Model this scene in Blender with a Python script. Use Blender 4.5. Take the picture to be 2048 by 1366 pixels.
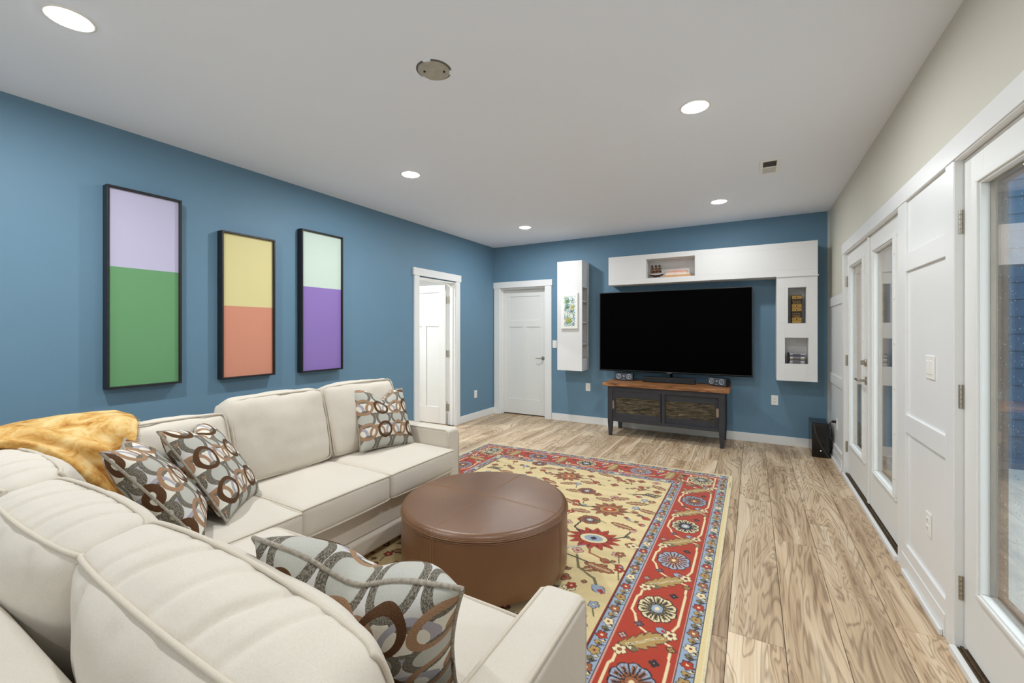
import bpy, bmesh, math, random
import numpy as np
from mathutils import Vector, Matrix, noise
for o in list(bpy.data.objects): bpy.data.objects.remove(o)
SC = bpy.context.scene
COL = SC.collection
rnd = random.Random(7)
# ------------------------------------------------------------------ camera, world, exposure
cam = bpy.data.cameras.new('camera'); camo = bpy.data.objects.new('camera', cam); COL.objects.link(camo)
cam.sensor_width = 36.0; cam.lens = 857.6/2048*36.0
cam.shift_y = -22.0/2048; cam.clip_start = .02; cam.clip_end = 200
camo.location = (0, 0, 1.37); camo.rotation_euler = (math.pi/2, 0, math.radians(29.34))
SC.camera = camo
SC.view_settings.view_transform = 'Standard'; SC.view_settings.look = 'None'
SC.view_settings.gamma = 1.0; SC.view_settings.use_curve_mapping = False
SC.view_settings.exposure = 0.07
SC.cycles.use_denoising = True
SC.cycles.max_bounces = 16; SC.cycles.diffuse_bounces = 7; SC.cycles.transparent_max_bounces = 24
SC.cycles.sample_clamp_indirect = 8
LAMP = 34.0           # emission strength of the recessed lenses themselves
LAMPW = 19.5          # power of each downlight
LAMPC = (.955, .985, 1.0)
world = bpy.data.worlds.new('World'); SC.world = world; world.use_nodes = True
wb = world.node_tree.nodes['Background']; wb.inputs[0].default_value = (.80, .91, 1.0, 1); wb.inputs[1].default_value = 3.4
fl_ = bpy.data.lights.new('near_fill_light', 'AREA'); fl_.shape = 'RECTANGLE'; fl_.size = 3.4; fl_.size_y = 1.6; fl_.energy = 28; fl_.color = (.90, .95, 1.0)  # unseen soft fill added behind the camera, no fixture stands here
flo = bpy.data.objects.new('near_fill_light', fl_); COL.objects.link(flo); flo.location = (-1.5, -2.45, 1.5); flo.rotation_euler = (math.radians(90+38), 0, 0)

# ------------------------------------------------------------------ helpers
def lin(c):
    c = c/255.0
    return c/12.92 if c <= .04045 else ((c+.055)/1.055)**2.4
def rgb(r, g, b): return (lin(r), lin(g), lin(b), 1)

class MB:
    def __init__(s): s.v = []; s.f = []; s.uv = {}
    def add(s, vs, fs):
        k = len(s.v); s.v += [tuple(v) for v in vs]; s.f += [tuple(i+k for i in f) for f in fs]; return s
    def box(s, x0, x1, y0, y1, z0, z1):
        x0, x1 = min(x0, x1), max(x0, x1); y0, y1 = min(y0, y1), max(y0, y1); z0, z1 = min(z0, z1), max(z0, z1)
        return s.add([(x0,y0,z0),(x1,y0,z0),(x1,y1,z0),(x0,y1,z0),(x0,y0,z1),(x1,y0,z1),(x1,y1,z1),(x0,y1,z1)],
                     [(0,3,2,1),(4,5,6,7),(0,1,5,4),(1,2,6,5),(2,3,7,6),(3,0,4,7)])
    def tube(s, path, r, n=8, closed=False, r1=None):
        P = [Vector(p) for p in path]; m = len(P); vs = []; fs = []
        up = Vector((0, 0, 1))
        for i, p in enumerate(P):
            if closed: t = P[(i+1) % m]-P[i-1]
            else: t = P[min(i+1, m-1)]-P[max(i-1, 0)]
            t.normalize()
            a = up.cross(t)
            if a.length < .2: a = Vector((1, 0, 0)).cross(t)
            a.normalize(); b = t.cross(a)
            rr = r if r1 is None else r+(r1-r)*i/(m-1)
            for k in range(n):
                q = 2*math.pi*k/n
                vs.append(p+a*(math.cos(q)*rr)+b*(math.sin(q)*rr))
        rng = m if closed else m-1
        for i in range(rng):
            j = (i+1) % m
            for k in range(n):
                l = (k+1) % n
                fs.append((i*n+k, i*n+l, j*n+l, j*n+k))
        if not closed:
            fs.append(tuple(range(n-1, -1, -1))); fs.append(tuple((m-1)*n+k for k in range(n)))
        return s.add(vs, fs)
    def lathe(s, prof, c, n=48, axis='z', cap=True):
        vs = []; fs = []; m = len(prof)
        for (r, h) in prof:
            for k in range(n):
                q = 2*math.pi*k/n; a = r*math.cos(q); b = r*math.sin(q)
                vs.append({'z': (c[0]+a, c[1]+b, c[2]+h), 'y': (c[0]+a, c[1]+h, c[2]+b), 'x': (c[0]+h, c[1]+a, c[2]+b)}[axis])
        for i in range(m-1):
            for k in range(n):
                l = (k+1) % n; fs.append((i*n+k, i*n+l, (i+1)*n+l, (i+1)*n+k))
        if cap:
            fs.append(tuple(range(n-1, -1, -1))); fs.append(tuple((m-1)*n+k for k in range(n)))
        return s.add(vs, fs)
    def grid(s, fn, nu, nv, closed=False):
        vs = [fn(i/nu, j/nv) for j in range(nv+1) for i in range(nu+1)]
        fs = [(j*(nu+1)+i, j*(nu+1)+i+1, (j+1)*(nu+1)+i+1, (j+1)*(nu+1)+i) for j in range(nv) for i in range(nu)]
        return s.add(vs, fs)
    def frame(s, x0, x1, z0, z1, w, y0, y1, plane='y'):
        """rectangular ring of four bars; plane y: x/z rectangle, y depth; plane x: first pair is y, depth is x"""
        for (a, b, c, d) in ((x0, x1, z0, z0+w), (x0, x1, z1-w, z1), (x0, x0+w, z0+w, z1-w), (x1-w, x1, z0+w, z1-w)):
            if plane == 'y': s.box(a, b, y0, y1, c, d)
            elif plane == 'x': s.box(y0, y1, a, b, c, d)
            else: s.box(a, b, c, d, y0, y1)
        return s

def root_of(o):
    while o.parent: o = o.parent
    return o
def obj(name, mb, m=None, parent=None, bevel=0, smooth=False, local=False, seg=2, fix=False, auto=None):
    me = bpy.data.meshes.new(name)
    if parent is not None and not local:
        L = Vector(root_of(parent).location); vs = [(v[0]-L.x, v[1]-L.y, v[2]-L.z) for v in mb.v]
    else: vs = mb.v
    me.from_pydata(vs, [], mb.f); me.update()
    if fix or smooth:
        bm = bmesh.new(); bm.from_mesh(me); bmesh.ops.recalc_face_normals(bm, faces=bm.faces); bm.to_mesh(me); bm.free()
    if smooth:
        me.polygons.foreach_set('use_smooth', [True]*len(me.polygons))
        if auto: 
            try: me.set_sharp_from_angle(angle=math.radians(auto))
            except Exception: pass
    if m: me.materials.append(m)
    o = bpy.data.objects.new(name, me); COL.objects.link(o)
    if parent is not None: o.parent = parent
    if bevel:
        b = o.modifiers.new('bevel', 'BEVEL'); b.width = bevel; b.segments = seg; b.limit_method = 'ANGLE'
        b.angle_limit = math.radians(50)
        if bevel > .004: me.polygons.foreach_set('use_smooth', [True]*len(me.polygons)); b.harden_normals = True
    return o
def tag(o, label=None, cat=None, group=None, kind=None):
    if label: o['label'] = label
    if cat: o['category'] = cat
    if group: o['group'] = group
    if kind: o['kind'] = kind
    return o
def thing(name, loc, label, cat, group=None, kind=None):
    o = bpy.data.objects.new(name, None); COL.objects.link(o); o.location = loc; o.empty_display_size = .05
    return tag(o, label, cat, group, kind)
def struct(name, mb, m, label=None, parent=None, bevel=0):
    o = obj(name, mb, m, parent, bevel)
    if parent is None: o['kind'] = 'structure'
    if label: o['label'] = label
    return o
def copy_tree(o, parent=None):
    c = o.copy(); COL.objects.link(c)
    if parent is not None: c.parent = parent
    for ch in list(o.children): copy_tree(ch, c)
    return c

# ------------------------------------------------------------------ materials
def nodes(name):
    m = bpy.data.materials.new(name); m.use_nodes = True
    nt = m.node_tree; return m, nt, nt.nodes, nt.links, nt.nodes['Principled BSDF']
def mat(name, c, rough=.5, metal=0, spec=.5, var=0, vscale=6, bump=0, bscale=200, coat=0, sheen=0, stretch=None, emit=0):
    m, nt, N, L, B = nodes(name)
    B.inputs['Base Color'].default_value = c; B.inputs['Roughness'].default_value = rough
    B.inputs['Metallic'].default_value = metal; B.inputs['Specular IOR Level'].default_value = spec
    if coat: B.inputs['Coat Weight'].default_value = coat; B.inputs['Coat Roughness'].default_value = .15
    if sheen: B.inputs['Sheen Weight'].default_value = sheen
    if emit: B.inputs['Emission Color'].default_value = c; B.inputs['Emission Strength'].default_value = emit
    tc = N.new('ShaderNodeTexCoord'); src = tc.outputs['Object']
    if stretch:
        mp = N.new('ShaderNodeMapping'); mp.inputs['Scale'].default_value = stretch; L.new(src, mp.inputs[0]); src = mp.outputs[0]
    if var:
        n = N.new('ShaderNodeTexNoise'); n.inputs['Scale'].default_value = vscale; n.inputs['Detail'].default_value = 4; L.new(src, n.inputs['Vector'])
        r = N.new('ShaderNodeMapRange'); r.inputs[1].default_value = .3; r.inputs[2].default_value = .7
        r.inputs[3].default_value = 1-var; r.inputs[4].default_value = 1+var; L.new(n.outputs[0], r.inputs[0])
        x = N.new('ShaderNodeVectorMath'); x.operation = 'SCALE'; x.inputs[0].default_value = c[:3]; L.new(r.outputs[0], x.inputs['Scale'])
        L.new(x.outputs[0], B.inputs['Base Color'])
    if bump:
        n2 = N.new('ShaderNodeTexNoise'); n2.inputs['Scale'].default_value = bscale; n2.inputs['Detail'].default_value = 2; L.new(src, n2.inputs['Vector'])
        b = N.new('ShaderNodeBump'); b.inputs['Strength'].default_value = bump; b.inputs['Distance'].default_value = .002
        L.new(n2.outputs[0], b.inputs['Height']); L.new(b.outputs[0], B.inputs['Normal'])
    return m
def mth(N, L, op, a, b=None, c=None, clamp=False):
    n = N.new('ShaderNodeMath'); n.operation = op; n.use_clamp = clamp
    for i, x in enumerate((a, b, c)):
        if x is None: continue
        if isinstance(x, (int, float)): n.inputs[i].default_value = x
        else: L.new(x, n.inputs[i])
    return n.outputs[0]
def mixc(N, L, fac, a, b):
    n = N.new('ShaderNodeMix'); n.data_type = 'RGBA'
    if isinstance(fac, (int, float)): n.inputs[0].default_value = fac
    else: L.new(fac, n.inputs[0])
    for i, x in ((6, a), (7, b)):
        if isinstance(x, tuple): n.inputs[i].default_value = x
        else: L.new(x, n.inputs[i])
    return n.outputs[2]

M = {}
M['blue'] = mat('blue_wall_paint', rgb(103, 137, 160), .55, spec=.35, var=.02, vscale=2, bump=.08, bscale=260)
M['beige'] = mat('beige_wall_paint', rgb(206, 203, 190), .6, spec=.3, bump=.08, bscale=260)
M['ceil'] = mat('ceiling_paint', rgb(238, 244, 254), .85, spec=.15, bump=.06, bscale=300)
M['white'] = mat('white_trim_paint', rgb(231, 232, 231), .32, spec=.4, bump=.03, bscale=80)
M['door'] = mat('white_door_paint', rgb(228, 229, 226), .4, spec=.35)
M['cab'] = mat('white_cabinet_laminate', rgb(222, 222, 221), .5, spec=.25)
M['plastic'] = mat('white_plastic', rgb(238, 237, 232), .35)
M['slot'] = mat('dark_slot', rgb(40, 38, 36), .6)
M['nickel'] = mat('satin_nickel', rgb(176, 170, 158), .3, metal=1)
M['steel'] = mat('galvanised_steel', rgb(178, 174, 160), .5, metal=.35, var=.12, vscale=30)
M['black'] = mat('black_plastic', rgb(22, 22, 23), .38)
M['gloss'] = mat('gloss_black', rgb(12, 12, 12), .12)
M['screen'] = mat('tv_screen', (0.0004, 0.0004, 0.0005, 1), .5, spec=0.02)
M['bezel'] = mat('tv_bezel', rgb(32, 33, 35), .3)
M['frameblk'] = mat('black_wood_frame', rgb(24, 24, 27), .42, var=.25, vscale=20, bump=.2, bscale=60)
M['console'] = mat('charcoal_paint', rgb(46, 47, 53), .5, var=.1, vscale=12, bump=.1, bscale=80)
M['graphite'] = mat('graphite_plastic', rgb(70, 76, 84), .35)
M['silver'] = mat('silver_cone', rgb(160, 168, 176), .3, metal=.6)
M['bronze'] = mat('bronze_threshold', rgb(110, 92, 70), .35, metal=.8, var=.2, vscale=20)
M['concrete'] = mat('patio_concrete', rgb(196, 195, 192), .8, var=.06, vscale=8, bump=.3, bscale=90)
M['mulch'] = mat('red_mulch', rgb(104, 66, 50), .95, var=.35, vscale=40, bump=.8, bscale=60)
M['amber'] = mat('amber_wood', rgb(150, 92, 44), .4, var=.15, vscale=30)
M['stitch'] = mat('tan_stitching', rgb(158, 122, 92), .6)
M['clad'] = mat('brown_cladding', rgb(112, 84, 70), .5, var=.1, vscale=20)
M['cord'] = mat('black_cord', rgb(14, 14, 14), .5)
M['fringe'] = mat('cream_fringe', rgb(214, 202, 170), .9, var=.12, vscale=80)
M['gold'] = mat('gilt_leather', rgb(190, 148, 72), .35, metal=.5, var=.25, vscale=90)
M['spine'] = mat('dark_leather', rgb(32, 24, 18), .45)
M['greymet'] = mat('grey_vent_metal', rgb(205, 204, 200), .45)
M['dark'] = mat('duct_dark', rgb(46, 44, 40), .8)

def fabric_mat(name, c, sc=900):
    m, nt, N, L, B = nodes(name)
    B.inputs['Roughness'].default_value = .9; B.inputs['Specular IOR Level'].default_value = .15
    B.inputs['Sheen Weight'].default_value = .15
    tc = N.new('ShaderNodeTexCoord')
    n = N.new('ShaderNodeTexNoise'); n.inputs['Scale'].default_value = 3.0; n.inputs['Detail'].default_value = 3; L.new(tc.outputs['Object'], n.inputs['Vector'])
    n2 = N.new('ShaderNodeTexNoise'); n2.inputs['Scale'].default_value = 260; n2.inputs['Detail'].default_value = 2; L.new(tc.outputs['Object'], n2.inputs['Vector'])
    s = mth(N, L, 'MULTIPLY_ADD', n.outputs[0], .10, .95); s2 = mth(N, L, 'MULTIPLY_ADD', n2.outputs[0], .16, -.08); s = mth(N, L, 'ADD', s, s2)
    x = N.new('ShaderNodeVectorMath'); x.operation = 'SCALE'; x.inputs[0].default_value = c[:3]; L.new(s, x.inputs['Scale']); L.new(x.outputs[0], B.inputs['Base Color'])
    n3 = N.new('ShaderNodeTexNoise'); n3.inputs['Scale'].default_value = sc; n3.inputs['Detail'].default_value = 1; L.new(tc.outputs['Object'], n3.inputs['Vector'])
    n4 = N.new('ShaderNodeTexNoise'); n4.inputs['Scale'].default_value = 14; n4.inputs['Detail'].default_value = 4; L.new(tc.outputs['Object'], n4.inputs['Vector'])
    h = mth(N, L, 'MULTIPLY_ADD', n4.outputs[0], 3.0, n3.outputs[0])
    b = N.new('ShaderNodeBump'); b.inputs['Strength'].default_value = .35; b.inputs['Distance'].default_value = .002; L.new(h, b.inputs['Height']); L.new(b.outputs[0], B.inputs['Normal'])
    return m
M['sofa'] = fabric_mat('cream_upholstery', rgb(209, 201, 188))
M['piping'] = fabric_mat('cream_piping', rgb(204, 194, 178))

def leather():
    m, nt, N, L, B = nodes('brown_leather')
    B.inputs['Roughness'].default_value = .34; B.inputs['Specular IOR Level'].default_value = .6
    tc = N.new('ShaderNodeTexCoord')
    n = N.new('ShaderNodeTexNoise'); n.inputs['Scale'].default_value = 3.2; n.inputs['Detail'].default_value = 1.5; L.new(tc.outputs['Object'], n.inputs['Vector'])
    L.new(mixc(N, L, n.outputs[0], rgb(92, 60, 37), rgb(128, 91, 61)), B.inputs['Base Color'])
    n3 = N.new('ShaderNodeTexVoronoi'); n3.inputs['Scale'].default_value = 420; L.new(tc.outputs['Object'], n3.inputs['Vector'])
    n4 = N.new('ShaderNodeTexNoise'); n4.inputs['Scale'].default_value = 9; n4.inputs['Detail'].default_value = 3; L.new(tc.outputs['Object'], n4.inputs['Vector'])
    h = mth(N, L, 'MULTIPLY_ADD', n4.outputs[0], 4.0, n3.outputs['Distance'])
    b = N.new('ShaderNodeBump'); b.inputs['Strength'].default_value = .18; b.inputs['Distance'].default_value = .002; L.new(h, b.inputs['Height']); L.new(b.outputs[0], B.inputs['Normal'])
    B.inputs['Roughness'].default_value = .29
    return m
M['leather'] = leather()

def plank_mat():
    m, nt, N, L, B = nodes('oak_plank')
    tc = N.new('ShaderNodeTexCoord'); oi = N.new('ShaderNodeObjectInfo')
    off = N.new('ShaderNodeVectorMath'); off.operation = 'MULTIPLY_ADD'
    cmb = N.new('ShaderNodeCombineXYZ'); L.new(oi.outputs['Random'], cmb.inputs[0]); L.new(oi.outputs['Random'], cmb.inputs[1]); L.new(oi.outputs['Random'], cmb.inputs[2])
    L.new(cmb.outputs[0], off.inputs[0]); off.inputs[1].default_value = (3.7, 91.0, 17.0); L.new(tc.outputs['Object'], off.inputs[2])
    # broad flowing figure
    mp = N.new('ShaderNodeMapping'); mp.inputs['Scale'].default_value = (5.5, .75, 1); L.new(off.outputs[0], mp.inputs[0])
    big = N.new('ShaderNodeTexNoise'); big.inputs['Scale'].default_value = 1.0; big.inputs['Detail'].default_value = 3; big.inputs['Distortion'].default_value = .9; L.new(mp.outputs[0], big.inputs['Vector'])
    # contour lines of the figure = cathedral grain
    g = mth(N, L, 'MULTIPLY', big.outputs[0], 120.0); g = mth(N, L, 'SINE', g); g = mth(N, L, 'MULTIPLY_ADD', g, .5, .5); g = mth(N, L, 'POWER', g, 3.0)
    # long fine fibres
    mp2 = N.new('ShaderNodeMapping'); mp2.inputs['Scale'].default_value = (150, 3.2, 1); L.new(off.outputs[0], mp2.inputs[0])
    fine = N.new('ShaderNodeTexNoise'); fine.inputs['Scale'].default_value = 1.0; fine.inputs['Detail'].default_value = 4; L.new(mp2.outputs[0], fine.inputs['Vector'])
    mp3 = N.new('ShaderNodeMapping'); mp3.inputs['Scale'].default_value = (16, .55, 1); L.new(off.outputs[0], mp3.inputs[0])
    med = N.new('ShaderNodeTexNoise'); med.inputs['Scale'].default_value = 1.0; med.inputs['Detail'].default_value = 3; med.inputs['Distortion'].default_value = .5; L.new(mp3.outputs[0], med.inputs['Vector'])
    rp = N.new('ShaderNodeValToRGB'); e = rp.color_ramp.elements
    e[0].position = .36; e[0].color = rgb(150, 122, 93); e[1].position = .62; e[1].color = rgb(220, 198, 168)
    x = e.new(.48); x.color = rgb(196, 169, 136)
    v = mth(N, L, 'MULTIPLY_ADD', med.outputs[0], .5, mth(N, L, 'MULTIPLY', big.outputs[0], .5)); L.new(v, rp.inputs[0])
    dark = mth(N, L, 'SMOOTH_MIN', big.outputs[0], .48, .05)
    gm = mth(N, L, 'MULTIPLY', g, mth(N, L, 'LESS_THAN', big.outputs[0], .60)); gm = mth(N, L, 'MULTIPLY', gm, .62)
    gm = mth(N, L, 'MULTIPLY', gm, mth(N, L, 'SUBTRACT', 1.45, med.outputs[0]))
    c = mixc(N, L, gm, rp.outputs[0], rgb(112, 86, 62))
    f = mth(N, L, 'MULTIPLY_ADD', fine.outputs[0], 2.2, -.85, clamp=True)
    c = mixc(N, L, mth(N, L, 'MULTIPLY', f, .36), c, rgb(222, 202, 174))
    f2 = mth(N, L, 'MULTIPLY_ADD', fine.outputs[0], -3.0, 1.45, clamp=True)
    c = mixc(N, L, mth(N, L, 'MULTIPLY', f2, .42), c, rgb(124, 96, 70))
    tone = mth(N, L, 'MULTIPLY_ADD', oi.outputs['Random'], .20, .90)
    sc = N.new('ShaderNodeVectorMath'); sc.operation = 'SCALE'; L.new(c, sc.inputs[0]); L.new(tone, sc.inputs['Scale'])
    L.new(sc.outputs[0], B.inputs['Base Color'])
    B.inputs['Roughness'].default_value = .42; B.inputs['Specular IOR Level'].default_value = .4
    b = N.new('ShaderNodeBump'); b.inputs['Strength'].default_value = .12; b.inputs['Distance'].default_value = .001; L.new(fine.outputs[0], b.inputs['Height']); L.new(b.outputs[0], B.inputs['Normal'])
    return m
M['plank'] = plank_mat()

def wood_top():
    m, nt, N, L, B = nodes('rustic_pine_top')
    tc = N.new('ShaderNodeTexCoord'); mp = N.new('ShaderNodeMapping'); mp.inputs['Scale'].default_value = (2.2, 26, 26); L.new(tc.outputs['Object'], mp.inputs[0])
    n = N.new('ShaderNodeTexNoise'); n.inputs['Scale'].default_value = 1.4; n.inputs['Detail'].default_value = 5; n.inputs['Distortion'].default_value = 1.2; L.new(mp.outputs[0], n.inputs['Vector'])
    r = N.new('ShaderNodeValToRGB'); e = r.color_ramp.elements; e[0].position = .3; e[0].color = rgb(80, 48, 26); e[1].position = .7; e[1].color = rgb(186, 134, 84)
    x = e.new(.48); x.color = rgb(142, 92, 52); L.new(n.outputs[0], r.inputs[0]); L.new(r.outputs[0], B.inputs['Base Color']); B.inputs['Roughness'].default_value = .4
    b = N.new('ShaderNodeBump'); b.inputs['Strength'].default_value = .4; b.inputs['Distance'].default_value = .003; L.new(n.outputs[0], b.inputs['Height']); L.new(b.outputs[0], B.inputs['Normal'])
    return m
M['pine'] = wood_top()
def seeded_glass():
    m, nt, N, L, B = nodes('seeded_door_glass')
    tc = N.new('ShaderNodeTexCoord'); mp = N.new('ShaderNodeMapping'); mp.inputs['Scale'].default_value = (11, 30, 70); L.new(tc.outputs['Object'], mp.inputs[0])
    n = N.new('ShaderNodeTexNoise'); n.inputs['Scale'].default_value = 1; n.inputs['Detail'].default_value = 4; n.inputs['Distortion'].default_value = .8; L.new(mp.outputs[0], n.inputs['Vector'])
    r = N.new('ShaderNodeValToRGB'); e = r.color_ramp.elements; e[0].position = .36; e[0].color = rgb(36, 32, 28); e[1].position = .68; e[1].color = rgb(116, 106, 84)  # brown streaks painted in for the floor reflected by the glass
    L.new(n.outputs[0], r.inputs[0]); L.new(r.outputs[0], B.inputs['Base Color'])
    B.inputs['Roughness'].default_value = .12; B.inputs['Alpha'].default_value = .78
    b = N.new('ShaderNodeBump'); b.inputs['Strength'].default_value = .5; b.inputs['Distance'].default_value = .004; L.new(n.outputs[0], b.inputs['Height']); L.new(b.outputs[0], B.inputs['Normal'])
    return m
M['seeded'] = seeded_glass()
def pane_glass():
    m, nt, N, L, B = nodes('window_glass'); N.remove(B); out = N['Material Output']
    g = N.new('ShaderNodeNewGeometry'); d = N.new('ShaderNodeVectorMath'); d.operation = 'DOT_PRODUCT'
    L.new(g.outputs['Incoming'], d.inputs[0]); L.new(g.outputs['Normal'], d.inputs[1])
    c = mth(N, L, 'ABSOLUTE', d.outputs['Value']); c = mth(N, L, 'SUBTRACT', 1.0, c); c = mth(N, L, 'POWER', c, 5.0); c = mth(N, L, 'MULTIPLY_ADD', c, .91, .09)
    t = N.new('ShaderNodeBsdfTransparent'); t.inputs[0].default_value = (.93, .96, .97, 1)
    gl = N.new('ShaderNodeBsdfGlossy'); gl.inputs['Roughness'].default_value = 0.0; gl.inputs[0].default_value = (1, .94, .89, 1)
    mx = N.new('ShaderNodeMixShader'); L.new(c, mx.inputs[0]); L.new(t.outputs[0], mx.inputs[1]); L.new(gl.outputs[0], mx.inputs[2]); L.new(mx.outputs[0], out.inputs[0])
    return m
M['glass'] = pane_glass()
def lens_mat():
    m, nt, N, L, B = nodes('led_lens'); B.inputs['Base Color'].default_value = (.9, .9, .9, 1)
    B.inputs['Emission Color'].default_value = (1.0, 1.0, 1.0, 1); B.inputs['Emission Strength'].default_value = LAMP
    return m
M['lens'] = lens_mat()
def velvet():
    m, nt, N, L, B = nodes('golden_velvet')
    tc = N.new('ShaderNodeTexCoord')
    n = N.new('ShaderNodeTexNoise'); n.inputs['Scale'].default_value = 9; n.inputs['Detail'].default_value = 6; n.inputs['Roughness'].default_value = .65; n.inputs['Distortion'].default_value = .8; L.new(tc.outputs['Object'], n.inputs['Vector'])
    r = N.new('ShaderNodeValToRGB'); e = r.color_ramp.elements; e[0].position = .34; e[0].color = rgb(160, 104, 40); e[1].position = .62; e[1].color = rgb(224, 194, 136)
    x = e.new(.47); x.color = rgb(202, 158, 88); L.new(n.outputs[0], r.inputs[0]); L.new(r.outputs[0], B.inputs['Base Color'])
    B.inputs['Roughness'].default_value = .7; B.inputs['Sheen Weight'].default_value = .2; B.inputs['Sheen Tint'].default_value = rgb(255, 214, 140); B.inputs['Specular IOR Level'].default_value = .15
    n2 = N.new('ShaderNodeTexNoise'); n2.inputs['Scale'].default_value = 40; L.new(tc.outputs['Object'], n2.inputs['Vector'])
    b = N.new('ShaderNodeBump'); b.inputs['Strength'].default_value = .35; b.inputs['Distance'].default_value = .003; L.new(n2.outputs[0], b.inputs['Height']); L.new(b.outputs[0], B.inputs['Normal'])
    return m
M['velvet'] = velvet()
def ring_fabric():
    m, nt, N, L, B = nodes('ring_print_fabric')
    B.inputs['Roughness'].default_value = .88; B.inputs['Specular IOR Level'].default_value = .15
    uv = N.new('ShaderNodeUVMap'); sep = N.new('ShaderNodeSeparateXYZ')
    nz = N.new('ShaderNodeTexNoise'); nz.inputs['Scale'].default_value = 7; L.new(uv.outputs[0], nz.inputs['Vector'])
    wob = N.new('ShaderNodeVectorMath'); wob.operation = 'MULTIPLY_ADD'; L.new(nz.outputs['Color'], wob.inputs[0]); wob.inputs[1].default_value = (.016, .016, 0); L.new(uv.outputs[0], wob.inputs[2])
    L.new(wob.outputs[0], sep.inputs[0]); X = sep.outputs[0]; Y = sep.outputs[1]
    hn = N.new('ShaderNodeTexNoise'); hn.inputs['Scale'].default_value = 330; hn.inputs['Detail'].default_value = 1; L.new(uv.outputs[0], hn.inputs['Vector'])
    heather = mth(N, L, 'GREATER_THAN', hn.outputs[0], .5)
    char = mixc(N, L, mth(N, L, 'MULTIPLY', heather, .75), rgb(84, 80, 72), rgb(142, 134, 120))
    brown = mixc(N, L, mth(N, L, 'MULTIPLY', heather, .4), rgb(78, 52, 32), rgb(104, 76, 52))
    tan = mixc(N, L, mth(N, L, 'MULTIPLY', heather, .5), rgb(146, 114, 88), rgb(176, 144, 116))
    grey = mixc(N, L, mth(N, L, 'MULTIPLY', heather, .3), rgb(178, 177, 168), rgb(164, 164, 158))
    lav = rgb(160, 156, 164); cream = rgb(216, 212, 200)
    col = mixc(N, L, mth(N, L, 'MULTIPLY', heather, .25), cream, rgb(196, 192, 180))
    P = .128
    def layer(col, px, py, xoff, yoff, R, w, ringcol, disccol=None, ringcol2=None):
        fx = mth(N, L, 'FRACT', mth(N, L, 'DIVIDE', mth(N, L, 'ADD', X, xoff), px)); x = mth(N, L, 'MULTIPLY', mth(N, L, 'SUBTRACT', fx, .5), px)
        fy = mth(N, L, 'FRACT', mth(N, L, 'DIVIDE', mth(N, L, 'ADD', Y, yoff), py)); y = mth(N, L, 'MULTIPLY', mth(N, L, 'SUBTRACT', fy, .5), py)
        r = mth(N, L, 'SQRT', mth(N, L, 'ADD', mth(N, L, 'MULTIPLY', x, x), mth(N, L, 'MULTIPLY', y, y)))
        if disccol is not None: col = mixc(N, L, mth(N, L, 'LESS_THAN', r, R-w), col, disccol)
        msk = mth(N, L, 'LESS_THAN', mth(N, L, 'ABSOLUTE', mth(N, L, 'SUBTRACT', r, R-w*.5)), w*.5)
        if ringcol2 is not None:
            cell = mth(N, L, 'FLOOR', mth(N, L, 'DIVIDE', mth(N, L, 'ADD', X, xoff), px)); alt = mth(N, L, 'GREATER_THAN', mth(N, L, 'FRACT', mth(N, L, 'MULTIPLY', cell, .5)), .25)
            ringcol = mixc(N, L, alt, ringcol, ringcol2)
        return mixc(N, L, msk, col, ringcol)
    q = .092
    col = layer(col, P, 2*q, .064, .02, .063, .018, char, rgb(196, 194, 190))
    col = layer(col, P, 2*q, .064, .02+q, .062, .017, tan, None, lav)
    col = layer(col, P, 2*q, 0, 0, .0635, .0195, char, grey)
    col = layer(col, P, 2*q, 0, q, .0635, .0195, brown, None, tan)
    L.new(col, B.inputs['Base Color'])
    b = N.new('ShaderNodeBump'); b.inputs['Strength'].default_value = .3; b.inputs['Distance'].default_value = .001; L.new(hn.outputs[0], b.inputs['Height']); L.new(b.outputs[0], B.inputs['Normal'])
    return m
M['rings'] = ring_fabric()
M['welt'] = mat('taupe_welt', rgb(150, 142, 128), .85, var=.3, vscale=120)

# ------------------------------------------------------------------ room shell
L_, B_, R_, N_, H_ = -3.75, 6.065, .762, -2.6, 2.74
T = .13
m = MB()
m.box(L_-T, L_, N_-T, 4.21, 0, H_); m.box(L_-T, L_, 5.0, B_+.16, 0, H_); m.box(L_-T, L_, 4.21, 5.0, 2.06, H_)
struct('wall_left', m, M['blue'], 'blue painted wall on the left carrying three framed panels')
m = MB()
m.box(L_, -3.636, B_, B_+.16, 0, H_); m.box(-2.812, R_, B_, B_+.16, 0, H_); m.box(-3.636, -2.812, B_, B_+.16, 2.06, H_)
struct('wall_back', m, M['blue'], 'blue painted far wall behind the television')
FY0, FY1, NY0, NY1, DZ = 3.33, 5.07, 1.60, 2.52, 2.095
m = MB()
m.box(R_, R_+T, FY1, B_+.16, 0, H_); m.box(R_, R_+T, NY1, FY0, 0, H_); m.box(R_, R_+T, N_-T, NY0, 0, H_)
m.box(R_, R_+T, FY0, FY1, DZ, H_); m.box(R_, R_+T, NY0, NY1, DZ, H_)
struct('wall_right', m, M['beige'], 'beige wall on the right above white paneling')
m = MB(); m.box(L_, R_, N_-T, N_, 0, H_); struct('wall_near', m, M['beige'], 'beige wall behind the viewpoint')
m = MB(); m.box(L_-T, R_+T, N_-T, B_+.16, H_, H_+.1); struct('ceiling', m, M['ceil'], 'flat pale grey ceiling with recessed lights')
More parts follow.
